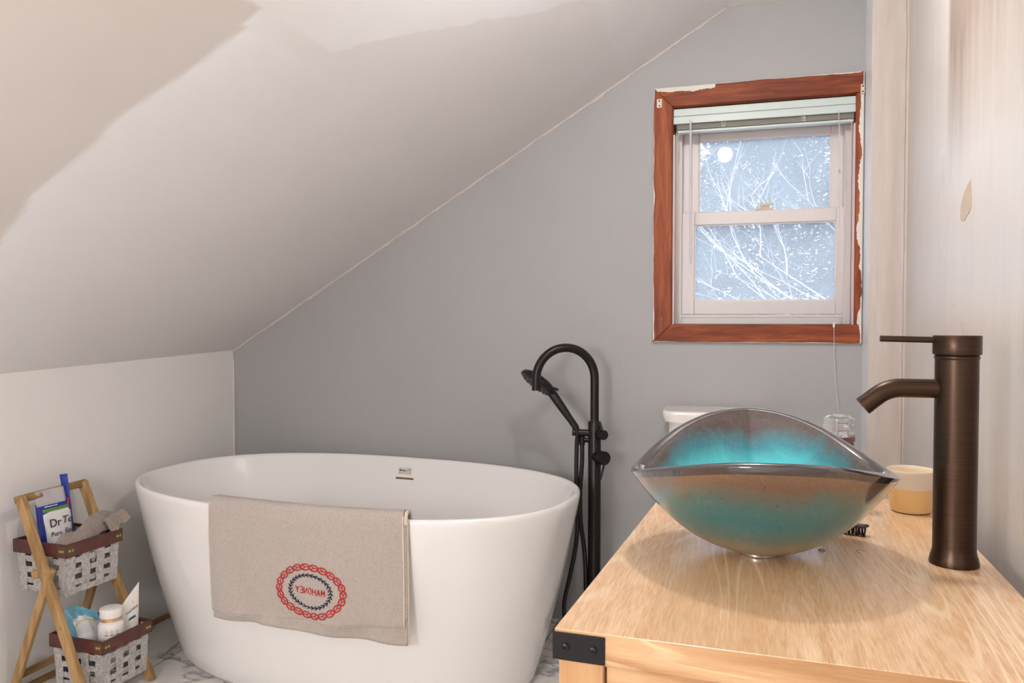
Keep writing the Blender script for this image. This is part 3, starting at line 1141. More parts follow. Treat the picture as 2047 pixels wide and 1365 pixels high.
def towel_surf(u, s, off=.0, seed=0.):
    """s: metres below the rim top on the outside; negative = over the rim to the inside"""
    p, t, nrm = towel_frame(u)
    e = .014 + off
    if s >= 0:
        bend = min(1, s / .02)
        out = e * math.sin(bend * PI / 2) * .75
        z = RZ + e * math.cos(bend * PI / 2) - max(0, s - .02) - .008 * bend
        fold = (s / .33)
        w = .008 * fold * math.sin(u * 11 + seed + s * 3) + .006 * fold * math.sin(u * 23 + 1.3 + seed - s * 8) + .0025 * noise.noise(Vector((u * 9, s * 14, seed)))
        w += .010 * math.exp(-((u - .16 - s * .35) / .04) ** 2) * fold
        slope = -.05 * max(0, s - .03)
        return p + nrm * (out + w + slope + .006 * fold) + Vector((0, 0, z - RZ))
    a = -s
    if a < .03:
        k = a / .03
        return p - nrm * (k * .026) + Vector((0, 0, e * (1 - .1 * k)))
    return p - nrm * (.026 + e * min(1, (a - .03) / .015) * .9 + (a - .045) * .22 if a > .045 else .026 + e * (a - .03) / .015 * .9) + Vector((0, 0, e * .9 - (a - .03)))


tw = thing('bath_towel', 'beige terry towel with red and navy embroidery hanging over the bathtub rim', 'towel', (-1.22, 1.98, .3))
LIN = .16


def sheet(name, off, drop, u0, u1, seed, th_=.006):
    b = MB()
    def f(u, v):
        uu = u0 + (u1 - u0) * u
        d = drop(uu)
        s = -LIN + (LIN + d) * v
        return towel_surf(uu, s, off, seed)
    b.grid(f, 90, 70)
    o = b.build(name, MAT_towel, tw, solid=th_)
    o.modifiers[0].offset = 0
    return o


FD = lambda u: .328 - .020 * u + .004 * math.sin(u * 9)
BD = lambda u: .345 + .012 * u + .004 * math.sin(u * 7 + 1)
sheet('front_layer', .010, FD, 0.0, .985, 0.)
sheet('back_layer', .003, BD, .012, 1.0, .8)['label'] = 'rear half hanging lower'


# hems
def hem(fn, r=.0028):
    b = MB(); b.tube([fn(i / 60) for i in range(61)], r, 6); b.build('hem', MAT_stitch, tw)


hem(lambda k: towel_surf(k * .985, FD(k * .985), .010, 0.))
hem(lambda k: towel_surf(.012 + k * .988, BD(.012 + k * .988), .001, .8))
hem(lambda k: towel_surf(.983, .01 + (FD(.985) - .01) * k, .011, 0.), .0030)
hem(lambda k: towel_surf(.002, .01 + (FD(0) - .01) * k, .011, 0.), .0030)
hem(lambda k: towel_surf(1.0, .01 + (BD(1.) - .01) * k, .001, .8), .0030)
hem(lambda k: towel_surf(.995, -.07 + .09 * k, .008, .8), .0050)

# embroidery, laid on the front layer; local frame e1 (to the right), e2 (up)
TW = TX1 - TX0
EU, ES = .556, .226


def emb(x, y, lift=.0042):
    u = EU + x / TW; s = ES - y
    p = towel_surf(u, s, .010, 0.)
    _, t, nrm = towel_frame(u)
    return p + nrm * lift


def stitch(b, pts2, r=.0011, closed=False):
    b.tube([emb(x, y) for (x, y) in pts2], r, 5, closed=closed)


b = MB(); NO = 22
A1, B1 = .104, .070
for k in range(NO):
    a = 2 * PI * k / NO
    cx, cy = A1 * math.cos(a), B1 * math.sin(a)
    tx, ty = -A1 * math.sin(a), B1 * math.cos(a)
    L = math.hypot(tx, ty); tx /= L; ty /= L
    nx, ny = ty, -tx
    hl = L * (2 * PI / NO) * .50; hw = .0086
    el = [(cx + tx * hl * math.cos(q) + nx * hw * math.sin(q), cy + ty * hl * math.cos(q) + ny * hw * math.sin(q)) for q in [2 * PI * j / 14 for j in range(14)]]
    stitch(b, el, .0017, True)
    stitch(b, [(cx - tx * hl, cy - ty * hl), (cx, cy)], .0013)
    stitch(b, [(cx, cy), (cx + tx * hl * .7 + nx * hw * .7, cy + ty * hl * .7 + ny * hw * .7)], .0013)
    stitch(b, [(cx, cy), (cx + tx * hl * .7 - nx * hw * .7, cy + ty * hl * .7 - ny * hw * .7)], .0013)
b.build('chain_border', MAT_red, tw)['label'] = 'oval chain of red stitched links'
b = MB(); NO = 30; A2, B2 = .069, .047
for k in range(NO):
    a = 2 * PI * k / NO
    P_ = lambda q, r=1.0: (A2 * r * math.cos(q), B2 * r * math.sin(q))
    d = 2 * PI / NO
    stitch(b, [P_(a), P_(a + d * .8)], .0014)
    c0 = P_(a + d * .45)
    for r_ in (1.09, .90):
        stitch(b, [c0, P_(a - d * .25, r_)], .0015)
b.build('leaf_ring', MAT_navy, tw)['label'] = 'navy stitched laurel ring'
# mirrored lettering as seen in the photograph
LET = {'M': [[(0, 0), (0, 1), (.5, .35), (1, 1), (1, 0)]], 'A': [[(0, 0), (.5, 1), (1, 0)], [(.2, .38), (.8, .38)]], 'H': [[(0, 0), (0, 1)], [(1, 0), (1, 1)], [(0, .5), (1, .5)]],
       'O': [[(.5 + .5 * math.cos(q), .5 + .5 * math.sin(q)) for q in [2 * PI * j / 12 for j in range(13)]]], 'N': [[(0, 0), (0, 1), (1, 0), (1, 1)]],
       'E': [[(1, 0), (0, 0), (0, 1), (1, 1)], [(0, .5), (.8, .5)]], 'Y': [[(0, 1), (.5, .5), (1, 1)], [(.5, .5), (.5, 0)]]}
b = MB(); lw, gap, lh = .0105, .0045, .0175
word = 'MAHONEY'
tot = len(word) * lw + (len(word) - 1) * gap
for i, ch in enumerate(word):
    for st_ in LET[ch]:
        dense = []
        for j in range(len(st_) - 1):
            (xa, ya), (xb, yb) = st_[j], st_[j + 1]
            for q in range(4): dense.append((xa + (xb - xa) * q / 4, ya + (yb - ya) * q / 4))
        dense.append(st_[-1])
        stitch(b, [(tot / 2 - i * (lw + gap) - x * lw, -lh / 2 + y * lh + .001) for (x, y) in dense], .0013)
b.build('lettering', MAT_red, tw)['label'] = 'red stitched name in mirror writing'

# ================================================================== TUB FILLER
PX, PY = -.535, 2.80
fl = thing('tub_filler', 'tall matte black floor-standing tub faucet with gooseneck spout', 'faucet', (PX, PY, 0))
b = MB(); b.lathe([(0, 0), (.055, 0), (.055, .008), (.05, .012), (.024, .012), (.023, .02), (.0232, .808), (.022, .811), (.016, .811), (.0155, .815), (0, .815)], (PX, PY, 0), n=32)
b.build('column', MAT_black, fl)
DG = Vector((-.88, -.475, 0))
b = MB(); R_ = .108
C0 = Vector((PX, PY, 0))
pts_ = [Vector((PX, PY, .80)), Vector((PX, PY, .88)), Vector((PX, PY, .93))]
for i in range(0, 25):
    a = PI * i / 24
    pts_.append(C0 + DG * (R_ - R_ * math.cos(a)) + Vector((0, 0, .965 + R_ * 1.03 * math.sin(a))))
pts_.append(C0 + DG * (2 * R_) + Vector((0, 0, .926)))
b.tube(pts_, .0155, 20); b.build('gooseneck_spout', MAT_black, fl)
# holder arm left of the column
b = MB(); b.tube([(PX - .015, PY - .004, .768), (PX - .078, PY - .02, .771)], .0125, 18)
b.tube([(PX - .015, PY - .004, .742), (PX - .045, PY - .012, .744)], .009, 14)
b.tube([(PX - .043, PY - .012, .757), (PX - .043, PY - .012, .725)], .0105, 14)
b.build('handset_cradle', MAT_black, fl, bevel=.002)
b = MB(); b.tube([(PX, PY, .768), (PX + .036, PY - .034, .768)], .0135, 20)
b.lathe([(0, 0), (.017, 0), (.0175, .002), (.0175, .017), (.0155, .020), (0, .020)], (PX + .030, PY - .030, .768), (.73, -.68, 0), 24)
k1 = b.build('diverter_knob', MAT_black, fl)
b = MB(); b.tube([(PX + .036, PY - .036, .780), (PX + .026, PY - .032, .808)], .0042, 10); b.build('lever', MAT_black, k1)
b = MB(); b.tube([(PX, PY, .686), (PX + .036, PY - .036, .686)], .021, 24)
b.lathe([(0, 0), (.024, 0), (.0248, .003), (.0248, .026), (.0225, .030), (0, .030)], (PX + .026, PY - .026, .686), (.73, -.68, 0), 28)
k2 = b.build('mixer_knob', MAT_black, fl)
b = MB(); b.tube([(PX + .044, PY - .046, .668), (PX + .031, PY - .052, .612)], .0042, 10); b.build('lever', MAT_black, k2)
# hose
hs = thing('hand_shower', 'black hand shower resting in the cradle left of the tub faucet column', 'shower head', (-.60, 2.78, .78))
HB = Vector((PX - .066, PY - .018, .790))
HC = Vector((-.684, 2.772, .908))
b = MB()
b.tube([HB + Vector((.008, 0, -.03)), HB, HB + (HC - HB) * .25, HB + (HC - HB) * .55, HC, HC + Vector((-.020, -.002, .022))], [.011, .0125, .0125, .0150, .0165, .014], 18)
b.build('handle', MAT_black, hs)
nrm = Vector((-.50, -.38, -.78)).normalized()
HD = Vector((-.738, 2.772, .945))
b = MB()
b.lathe([(0, -.028), (.022, -.027), (.052, -.021), (.070, -.011), (.0745, 0), (.073, .006), (.066, .008)], HD, nrm, 36)
b.build('head', MAT_black, hs)
b = MB(); b.lathe([(.066, .006), (.062, .011), (.03, .013), (0, .013)], HD, nrm, 36)
fc = b.build('spray_face', MAT_face, hs)
uu = nrm.cross(Vector((0, 0, 1))).normalized(); vv = nrm.cross(uu)
b = MB()
for rr_, n_ in ((.018, 6), (.036, 12), (.052, 16)):
    for k in range(n_):
        a = 2 * PI * k / n_
        b.lathe([(.0032, 0), (.0026, .004), (0, .005)], HD + nrm * .011 + (uu * math.cos(a) + vv * math.sin(a)) * rr_, nrm, 8)
b.build('nozzles', MAT_face, fc)
b = MB(); b.bar(HC + Vector((-.01, -.012, .026)), HC + Vector((.026, -.018, .016)), .010, .004, (0, 1, 0)); b.build('selector_tab', MAT_black, hs)


def smoothpath(P, n=8):
    P = [V3(p) for p in P]; out = []
    for i in range(len(P) - 1):
        p0 = P[max(0, i - 1)]; p1 = P[i]; p2 = P[i + 1]; p3 = P[min(len(P) - 1, i + 2)]
        for k in range(n):
            t = k / n
            out.append(.5 * ((2 * p1) + (-p0 + p2) * t + (2 * p0 - 5 * p1 + 4 * p2 - p3) * t * t + (-p0 + 3 * p1 - 3 * p2 + p3) * t ** 3))
    out.append(P[-1]); return out


b = MB()
hp = smoothpath([HB + Vector((.008, 0, -.03)), (-.597, 2.785, .72), (-.597, 2.78, .60), (-.593, 2.78, .50), (-.598, 2.79, .38), (-.622, 2.80, .25), (-.648, 2.81, .13), (-.640, 2.82, .04), (-.60, 2.82, .012),
                 (-.572, 2.82, .06), (-.565, 2.80, .20), (-.568, 2.79, .33), (-.582, 2.785, .45), (-.584, 2.785, .56), (-.578, 2.787, .66), (PX - .043, PY - .012, .726)])
rad = [.0078 + (.0004 if i % 2 else 0) for i in range(len(hp))]
b.tube(hp, rad, 10); b.build('hose', MAT_hose, hs)

# ================================================================== TOILET
tl = thing('toilet', 'white toilet against the grey wall behind the vessel sink', 'toilet', (-.07, 2.7, 0))


def rbox(b, x0, x1, y0, y1, z0, z1, r=.03, tap=0., n=6, topr=.008):
    """rounded-plan box with slight taper towards the bottom"""
    pl = []
    for (cx, cy, a0) in ((x1 - r, y1 - r, 0), (x0 + r, y1 - r, PI / 2), (x0 + r, y0 + r, PI), (x1 - r, y0 + r, 1.5 * PI)):
        for k in range(n + 1):
            a = a0 + (PI / 2) * k / n
            pl.append((cx + r * math.cos(a), cy + r * math.sin(a)))
    mx, my = (x0 + x1) / 2, (y0 + y1) / 2
    lv = [(z0, 1 - tap - .02), (z0 + topr, 1 - tap), (z1 - topr, 1), (z1 - topr * .4, 1 - .006), (z1, 1 - .02), ]
    base = len(b.v); n_ = len(pl)
    for (z, s) in lv:
        for (x, y) in pl: b.v.append((mx + (x - mx) * s, my + (y - my) * s, z))
    for i in range(len(lv) - 1):
        for k in range(n_):
            k2 = (k + 1) % n_
            b.f.append((base + i * n_ + k, base + i * n_ + k2, base + (i + 1) * n_ + k2, base + (i + 1) * n_ + k)); b.m.append(0)
    b.f.append(tuple(base + k for k in reversed(range(n_)))); b.m.append(0)
    b.f.append(tuple(base + (len(lv) - 1) * n_ + k for k in range(n_))); b.m.append(0)


b = MB(); rbox(b, -.275, .052, 2.795, 2.975, .40, .824, .035, .06); b.build('tank', MAT_porcelain, tl)
b = MB(); rbox(b, -.298, .075, 2.775, 2.985, .820, .858, .045, .012, 8, .012); b.build('tank_lid', MAT_porcelain, tl)
b = MB(); b.tube([(.02, 2.81, .765), (.02, 2.775, .765), (-.03, 2.772, .758)], .006, 10); b.build('flush_lever', MAT_silver, tl)
b = MB()
TPX = -.11
b.grid(lambda u, v: (lambda a, q: (TPX + q[0] * math.cos(a), 2.50 + q[2] + q[1] * math.sin(a), q[3]))(2 * PI * u, [(.11, .24, .06, 0), (.11, .24, .06, .03), (.10, .20, .05, .12), (.13, .22, .03, .25), (.185, .25, 0, .38), (.19, .255, 0, .40), (.15, .21, 0, .40), (.12, .17, 0, .33), (.05, .07, 0, .22)][int(round(v * 8))]), 40, 8, cu=True)
b.build('bowl', MAT_porcelain, tl, angle=70)
b = MB(); b.grid(lambda u, v: (lambda a, q: (TPX + q[0] * math.cos(a), 2.50 + q[1] * math.sin(a), q[2]))(2 * PI * u, [(.0, .0, .425), (.17, .235, .43), (.192, .257, .42), (.192, .257, .402), (.0, .0, .402)][int(round(v * 4))]), 40, 4, cu=True)
b.build('seat_cover', MAT_porcelain, tl)

# ================================================================== VANITY
A_ = Vector((-.196, .804, 0)); B_ = Vector((.306, .786, 0)); C_ = Vector((.314, 1.560, 0)); D_ = Vector((-.150, 1.575, 0))
vn = thing('vanity_cabinet', 'light oak vanity cabinet with black corner brackets under the glass sink', 'cabinet', (.07, 1.17, 0))
ZT = .85; TT = .034
up_ = Vector((0, 0, 1))
b = MB()
b.poly([A_ + up_ * (ZT - TT), B_ + up_ * (ZT - TT), C_ + up_ * (ZT - TT), D_ + up_ * (ZT - TT)], (0, 0, TT))
# end grain edges get the cross material: index 1 on the front face
o = b.build('countertop', [MAT_top, MAT_oak_x], vn, False, .0012)
for p in o.data.polygons:
    if abs(p.normal.z) < .5 and abs(p.normal.y) > .8: p.material_index = 1
fx = (B_ - A_).normalized(); fn = Vector((fx.y, -fx.x, 0))   # front face normal (towards the camera)
dy = (D_ - A_).normalized()


def vq(s, t): return A_ + fx * s + dy * t   # s from left, t back


def vbox(b, s0, s1, t0, t1, z0, z1):
    b.poly([vq(s0, t0) + up_ * z0, vq(s1, t0) + up_ * z0, vq(s1, t1) + up_ * z0, vq(s0, t1) + up_ * z0], (0, 0, z1 - z0))


WV, DV = .49, .755
post = []
for (s0, t0) in ((.004, .003), (WV - .050, .003), (.004, DV - .05), (WV - .068, DV - .05)):
    b = MB(); vbox(b, s0, s0 + .048, t0, t0 + .048, 0, ZT - TT); post.append(b.build('corner_post', MAT_oak_z, vn, False, .0012))
b = MB(); vbox(b, .0535, WV - .0515, .010, .026, .10, ZT - TT); b.build('side_panel', MAT_oak_x, vn, False, .001)
b = MB(); vbox(b, .06, WV - .08, DV - .03, DV - .014, .10, ZT - TT); b.build('side_panel', MAT_oak_x, vn, False, .001)
b = MB(); vbox(b, .012, .028, .053, DV - .052, .10, .33)
b.build('lower_rail', MAT_oak_z, vn, False, .001)
for (t0, t1) in ((.055, .402), (.407, .703)):
    b = MB(); vbox(b, .004, .020, t0, t1, .34, ZT - TT - .004); dr = b.build('door', MAT_oak_z, vn, False, .002)
    tt_ = t1 - .03 if t0 < .1 else t0 + .03
    b = MB(); p = vq(-.018, tt_); q1 = vq(.004, tt_)
    b.tube([q1 + up_ * .66, p + up_ * .66, p + up_ * .54, q1 + up_ * .54], .004, 8); b.build('handle', MAT_black, dr)
# black bracket around the near left corner
b = MB(); th_ = .0016; bw = .0545; z0, z1 = ZT - .0325, ZT - .0030
b.poly([A_ + fn * th_ - fx * th_ + up_ * z0, A_ + fn * th_ + fx * bw + up_ * z0, A_ + fx * bw + up_ * z0, A_ + up_ * z0], (0, 0, z1 - z0))
b.poly([A_ - fx * th_ + fn * th_ + up_ * z0, A_ + up_ * z0, A_ + dy * bw + up_ * z0, A_ + dy * bw - fx * th_ + up_ * z0], (0, 0, z1 - z0))
bk = b.build('corner_bracket', MAT_bracket, vn, False, .0006)
for s in (.0125, .0420):
    b = MB(); c = A_ + fx * s + fn * th_ + up_ * (ZT - .018)
    b.lathe([(.0045, 0), (.0043, .0012), (.0028, .0022), (.0016, .0024), (.0013, .0012), (0, .0012)], c, fn, 18)
    b.build('screw', MAT_screw, bk)
for s in (.0125, .0420):
    b = MB(); c = A_ + dy * s - fx * th_ + up_ * (ZT - .018)
    b.lathe([(.0045, 0), (.0043, .0012), (.0028, .0022), (.0016, .0024), (.0013, .0012), (0, .0012)], c, -fx, 18)
    b.build('screw', MAT_screw, bk)
# matching bracket on the near right corner
b = MB()
b.poly([B_ - fx * bw + fn * th_ + up_ * z0, B_ + fn * th_ + up_ * z0, B_ + up_ * z0, B_ - fx * bw + up_ * z0], (0, 0, z1 - z0))
b.build('corner_bracket', MAT_bracket, vn, False, .0006)

# ------------------------------------------------------------------ vessel sink
SC = Vector((.014, 1.150, ZT)); SA, SB, SR, SN = .176, .184, .10, 1.78
Zt, Zn, Zf, KK = .112, .152, .179, 2.15
sk = thing('vessel_sink', 'boat-shaped glass vessel sink in teal and bronze on the oak counter', 'sink', tuple(SC))


def raw_rim(th):
    x, y = sup(th, SA + .003, SB, SN)
    f = y / SB
    zs = (Zn + Zf) / 2 + (Zf - Zn) / 2 * max(-1, min(1, f * 1.4))
    zt = Zt + .002 * (1 if x > 0 else -1)
    return [x, y, zs - (zs - zt) * min(1, abs(x / (SA + .003))) ** KK]


NRT = 720
RT = [raw_rim(2 * PI * i / NRT) for i in range(NRT)]
for _ in range(90):   # ease the two pointed ends into a small radius
    RT = [[(RT[i - 1][k] + 2 * RT[i][k] + RT[(i + 1) % NRT][k]) / 4 for k in range(3)] for i in range(NRT)]


def rim_tab(th):
    q = (th / (2 * PI)) % 1.0 * NRT
    i = int(q) % NRT; f = q - int(q)
    return [RT[i][k] * (1 - f) + RT[(i + 1) % NRT][k] * f for k in range(3)]


def bowl_rim(th, inset=0.):
    x, y, _ = rim_tab(th)
    r = math.hypot(x, y)
    s = 1 - inset * (1 + .5 * abs(x) / SA) / r
    return x * s, y * s


def bowl_h(th):
    return rim_tab(th)[2]


def bowl_out(th, t, inset=0., zb=.004, ex=2.55):
    x, y = bowl_rim(th, inset)
    h = bowl_h(th)
    X = x * t; Y = y * t
    z = zb + (h - zb) * t ** ex
    # plan becomes rounder towards the bottom
    r = math.hypot(x, y); rc = .166
    k = (1 - t) ** .8 * .85
    if r > 1e-6:
        s = (r * (1 - k) + rc * k) / r
        X *= s; Y *= s
    return Vector((SC.x + X * math.cos(SR) - Y * math.sin(SR), SC.y + X * math.sin(SR) + Y * math.cos(SR), SC.z + z))


NB = 144
prof_t = []
for k in range(0, 32): prof_t.append(('o', .02 + .955 * (k / 31.)))
prof_t.append(('o', 1.0))
prof_t += [('r', 0), ('r', 1), ('r', 2), ('r', 3)]
for k in range(0, 33): prof_t.append(('i', 1 - .985 * (k / 32.)))
ringv = []
b = MB()


def bf(u, v):
    i = int(round(v * (len(prof_t) - 1)))
    kd, t = prof_t[i]
    th = 2 * PI * (u + .00137)
    if kd == 'o':
        p = bowl_out(th, t); ringv.append(math.hypot(p.x - SC.x, p.y - SC.y) / .185); return p
    if kd == 'i':
        p = bowl_out(th, t, .0140, .018, 2.65); ringv.append(math.hypot((p.x - SC.x) / .169, (p.y - SC.y) / .177)); return p + Vector((0, 0, .0008))
    ringv.append(1.0)
    p = bowl_out(th, 1.0); q = bowl_out(th, 1.0, .0140, .018, 2.65)
    f = (.15, .4, .7, .9)[t]; lift = (.0028, .0048, .0044, .0022)[t]
    return p.lerp(q, f) + Vector((0, 0, lift))


def bm_(u, v):
    i = int(round(v * (len(prof_t) - 1)))
    if i < 31: return 0
    if i <= 36: return 2
    return 1


b.grid(bf, NB, len(prof_t) - 1, cu=True, mf=bm_)
L_ = len(prof_t)
b.f.append(tuple(i * L_ for i in range(NB))); b.m.append(0)
b.f.append(tuple(i * L_ + L_ - 1 for i in reversed(range(NB)))); b.m.append(1)
o = b.build('bowl', [MAT_bowl_out, MAT_bowl_in, MAT_rim], sk, True, angle=70)
at = o.data.attributes.new('ring', 'FLOAT', 'POINT'); at.data.foreach_set('value', ringv)
b = MB(); b.lathe([(.0, .0), (.028, 0), (.030, .0015), (.030, .004), (.026, .0055), (0, .0055)], tuple(SC), n=36); b.build('mounting_ring', MAT_silver, sk)
b = MB(); b.lathe([(0, .024), (.010, .0245), (.020, .0235), (.026, .022), (.027, .020)], tuple(SC), n=30); b.build('drain', MAT_bronze, sk)

# ------------------------------------------------------------------ sink faucet
FX, FYY = .262, 1.172
ft = thing('vessel_faucet', 'tall dark bronze single-lever faucet beside the glass sink', 'faucet', (FX, FYY, ZT))
b = MB(); b.lathe([(0, 0), (.0300, 0), (.0303, .003), (.0288, .010), (.0265, .018), (.0262, .028), (.0262, .272), (.0262, .2735)], (FX, FYY, ZT), n=48)
b.build('body', MAT_bronze, ft)
b = MB(); b.lathe([(.0255, .272), (.0268, .2735), (.0272, .2755), (.0268, .2775), (.0256, .279), (.0250, .2800)], (FX, FYY, ZT), n=48); b.build('collar', MAT_bronze, ft)
b = MB(); b.lathe([(.0, .2795), (.0288, .2795), (.0292, .281), (.0292, .3035), (.0286, .3045), (0, .3045)], (FX, FYY, ZT), n=48)
cap = b.build('handle_cap', MAT_bronze, ft)
LD = Vector((-1, -.04, 0)).normalized()
c = Vector((FX, FYY, ZT + .2985))
b = MB(); b.tube([c + LD * .024, c + LD * .060 + up_ * .0006, c + LD * .094 + up_ * .0014], .0042, 16); b.build('lever', MAT_bronze, cap)
c = Vector((FX, FYY, ZT + .2335)); SD = Vector((-1, -.03, 0)).normalized()
b = MB()
pts_ = [c + SD * .015, c + SD * .03, c + SD * .066]
for i in range(1, 10):
    a = math.radians(40) * i / 9
    pts_.append(c + SD * (.066 + .048 * math.sin(a)) - up_ * (.048 * (1 - math.cos(a))))
dv = (SD * math.cos(math.radians(40)) - up_ * math.sin(math.radians(40)))
end = pts_[-1] + dv * .020
pts_.append(end)
b.tube(pts_, .0127, 28); sp = b.build('spout', MAT_bronze, ft, angle=50)
b = MB(); b.tube([end - dv * .004, end + dv * .0035], .0131, 28); b.build('aerator', MAT_bronze, sp)

# ------------------------------------------------------------------ amber cup
CC = Vector((.263, 1.475, ZT))
cu = thing('candle_cup', 'frosted amber glass candle cup behind the bronze faucet', 'candle', tuple(CC))
b = MB(); b.lathe([(0, 0), (.026, 0), (.0305, .002), (.0325, .008), (.0340, .022), (.0362, .042), (.0372, .066, 1), (.0380, .071, 1), (.0373, .0722, 1), (.0364, .071, 1), (.0355, .066, 1), (.0345, .043, 1)], tuple(CC), n=48)
b.build('cup', [MAT_amber_low, MAT_amber], cu)
b = MB(); b.lathe([(.0346, .0435), (.0335, .0425), (0, .0410)], tuple(CC), n=40); b.build('wax', MAT_wax, cu)
b = MB(); b.tube([CC + up_ * .039, CC + up_ * .050], .0009, 6); b.build('wick', MAT_dark, cu)

# ------------------------------------------------------------------ glass jar behind the sink
JC = Vector((.146, 1.455, ZT))
jr = thing('glass_jar', 'clear glass jar with a ribbed lid behind the sink rim', 'jar', tuple(JC))
b = MB(); b.lathe([(0, 0), (.022, 0), (.0248, .003), (.0250, .11), (.0235, .122), (.0245, .126), (.0235, .128), (.0222, .122), (.0236, .11), (.0234, .005), (0, .004)], tuple(JC), n=36)
b.build('body', MAT_jar, jr)
MAT_lid = M('thick_clear_lid_glass', srgb=(235, 238, 240), rough=.05, **{'Transmission Weight': .85, 'IOR': 1.45}).mat
b = MB(); b.lathe([(0, .127), (.0245, .127), (.0262, .131), (.0245, .135), (.0258, .139), (.0262, .144), (.024, .148), (.0255, .152), (.0240, .158), (.017, .162), (.012, .1615), (0, .160)], tuple(JC), n=36)
b.build('lid', MAT_lid, jr)
b = MB(); b.lathe([(.0252, .118), (.0266, .119), (.0266, .126), (.0252, .127)], tuple(JC), n=36); b.build('band', plain('dusky_red_band', (120, 84, 88), .4), jr)

# ------------------------------------------------------------------ brush
BC = Vector((.152, 1.288, ZT))
bs = thing('bristle_brush', 'small black bristled brush peeking out from behind the sink', 'brush', tuple(BC))
bd = Vector((.96, -.28, 0)).normalized(); bn = Vector((.28, .96, 0))
b = MB(); b.obox(BC + bd * -.02 + up_ * .0145, bd * .038, bn * .008, up_ * .0022); b.build('handle', plain('dark_brush_back', (58, 34, 32), .4), bs, False, .0018)
b = MB(); rb = random.Random(5)
for i in range(9):
    for j in range(4):
        p = BC + bd * (-.018 + .034 * i / 8) + bn * (-.006 + .012 * j / 3) + up_ * .013
        q = p + Vector((rb.uniform(-.002, .002), rb.uniform(-.002, .002), -.0125))
        b.tube([p, q], .0009, 5)
b.build('bristles', plain('black_bristles', (24, 20, 20), .6), bs)
b = MB(); b.lathe([(0, 0), (.004, .0005), (.0045, .003), (0, .005)], BC + bd * .017 + up_ * .014, n=12); b.build('tip', plain('dark_brush_tip', (40, 26, 26), .4), bs)

# a few stray curled hairs on the counter
for i, (x, y, r, lb) in enumerate(((.098, 1.185, .0045, 'small dark curl of hair on the counter nearest the sink base'), (.150, 1.195, .006, 'faint curl of hair on the counter nearer the faucet'))):
    b = MB()
    b.tube([(x + r * math.cos(a) * (1 - .04 * a), y + r * math.sin(a) * 1.3, ZT + .0006) for a in [k * .45 for k in range(15 - 4 * i)]], .00045 if i == 0 else .00028, 5)
    tag(b.build('curled_hair', MAT_dark), lb, 'hair', 'stray hairs on the counter')

# ================================================================== PLANT-STAND STYLE LADDER SHELF
st = thing('folding_stand', 'weathered pine folding A-frame stand holding two baskets by the low wall', 'stand', (-2.0, 1.97, 0))
YN, YFAR = 1.843, 2.098
b = MB(); b.bar((-2.108, YN, .640), (-1.853, YN, .0), .028, .020, (0, 1, 0)); b.build('front_rail', MAT_pine, st, False, .003)
b = MB(); b.bar((-2.130, YFAR, .636), (-1.862, YFAR, .0), .028, .020, (0, 1, 0)); b.build('front_rail', MAT_pine, st, False, .003)
b = MB(); b.bar((-2.012, YN + .018, .425), (-2.182, YN + .018, .0), .026, .016, (0, 1, 0)); b.build('rear_leg', MAT_pine, st, False, .003)
b = MB(); b.bar((-2.032, YFAR - .018, .425), (-2.184, YFAR - .018, .0), .026, .016, (0, 1, 0)); b.build('rear_leg', MAT_pine, st, False, .003)
b = MB(); b.bar((-2.112, YN - .012, .632), (-2.133, YFAR + .012, .630), .024, .018, (1, 0, .3)); b.build('handle_bar', MAT_pine_y, st, False, .004)
b = MB(); b.bar((-1.895, YN, .055), (-1.90, YFAR, .055), .022, .016, (1, 0, 0)); b.build('crossbar', MAT_pine_y, st, False, .003)
b = MB(); b.bar((-2.158, YN + .018, .075), (-2.160, YFAR - .018, .075), .022, .014, (1, 0, 0)); b.build('crossbar', MAT_pine_y, st, False, .003)
b = MB(); b.bar((-2.05, YN + .012, .400), (-2.05, YFAR - .012, .352), .0, .0, (1, 0, 0)) if False else None
b = MB(); b.obox((-2.036, YN + .004, .415), (.024, 0, .006), (0, .016, 0), (-.003, 0, .013)); b.build('hinge_block', MAT_pine_y, st, False, .005)
for (x, z) in ((-2.008, .418), (-1.952, .262)):
    b = MB(); b.lathe([(0, 0), (.006, 0), (.005, .0025), (0, .003)], (x, YN - .010, z), (0, -1, 0), 12)
    b.build('bolt', MAT_pine_y, st)


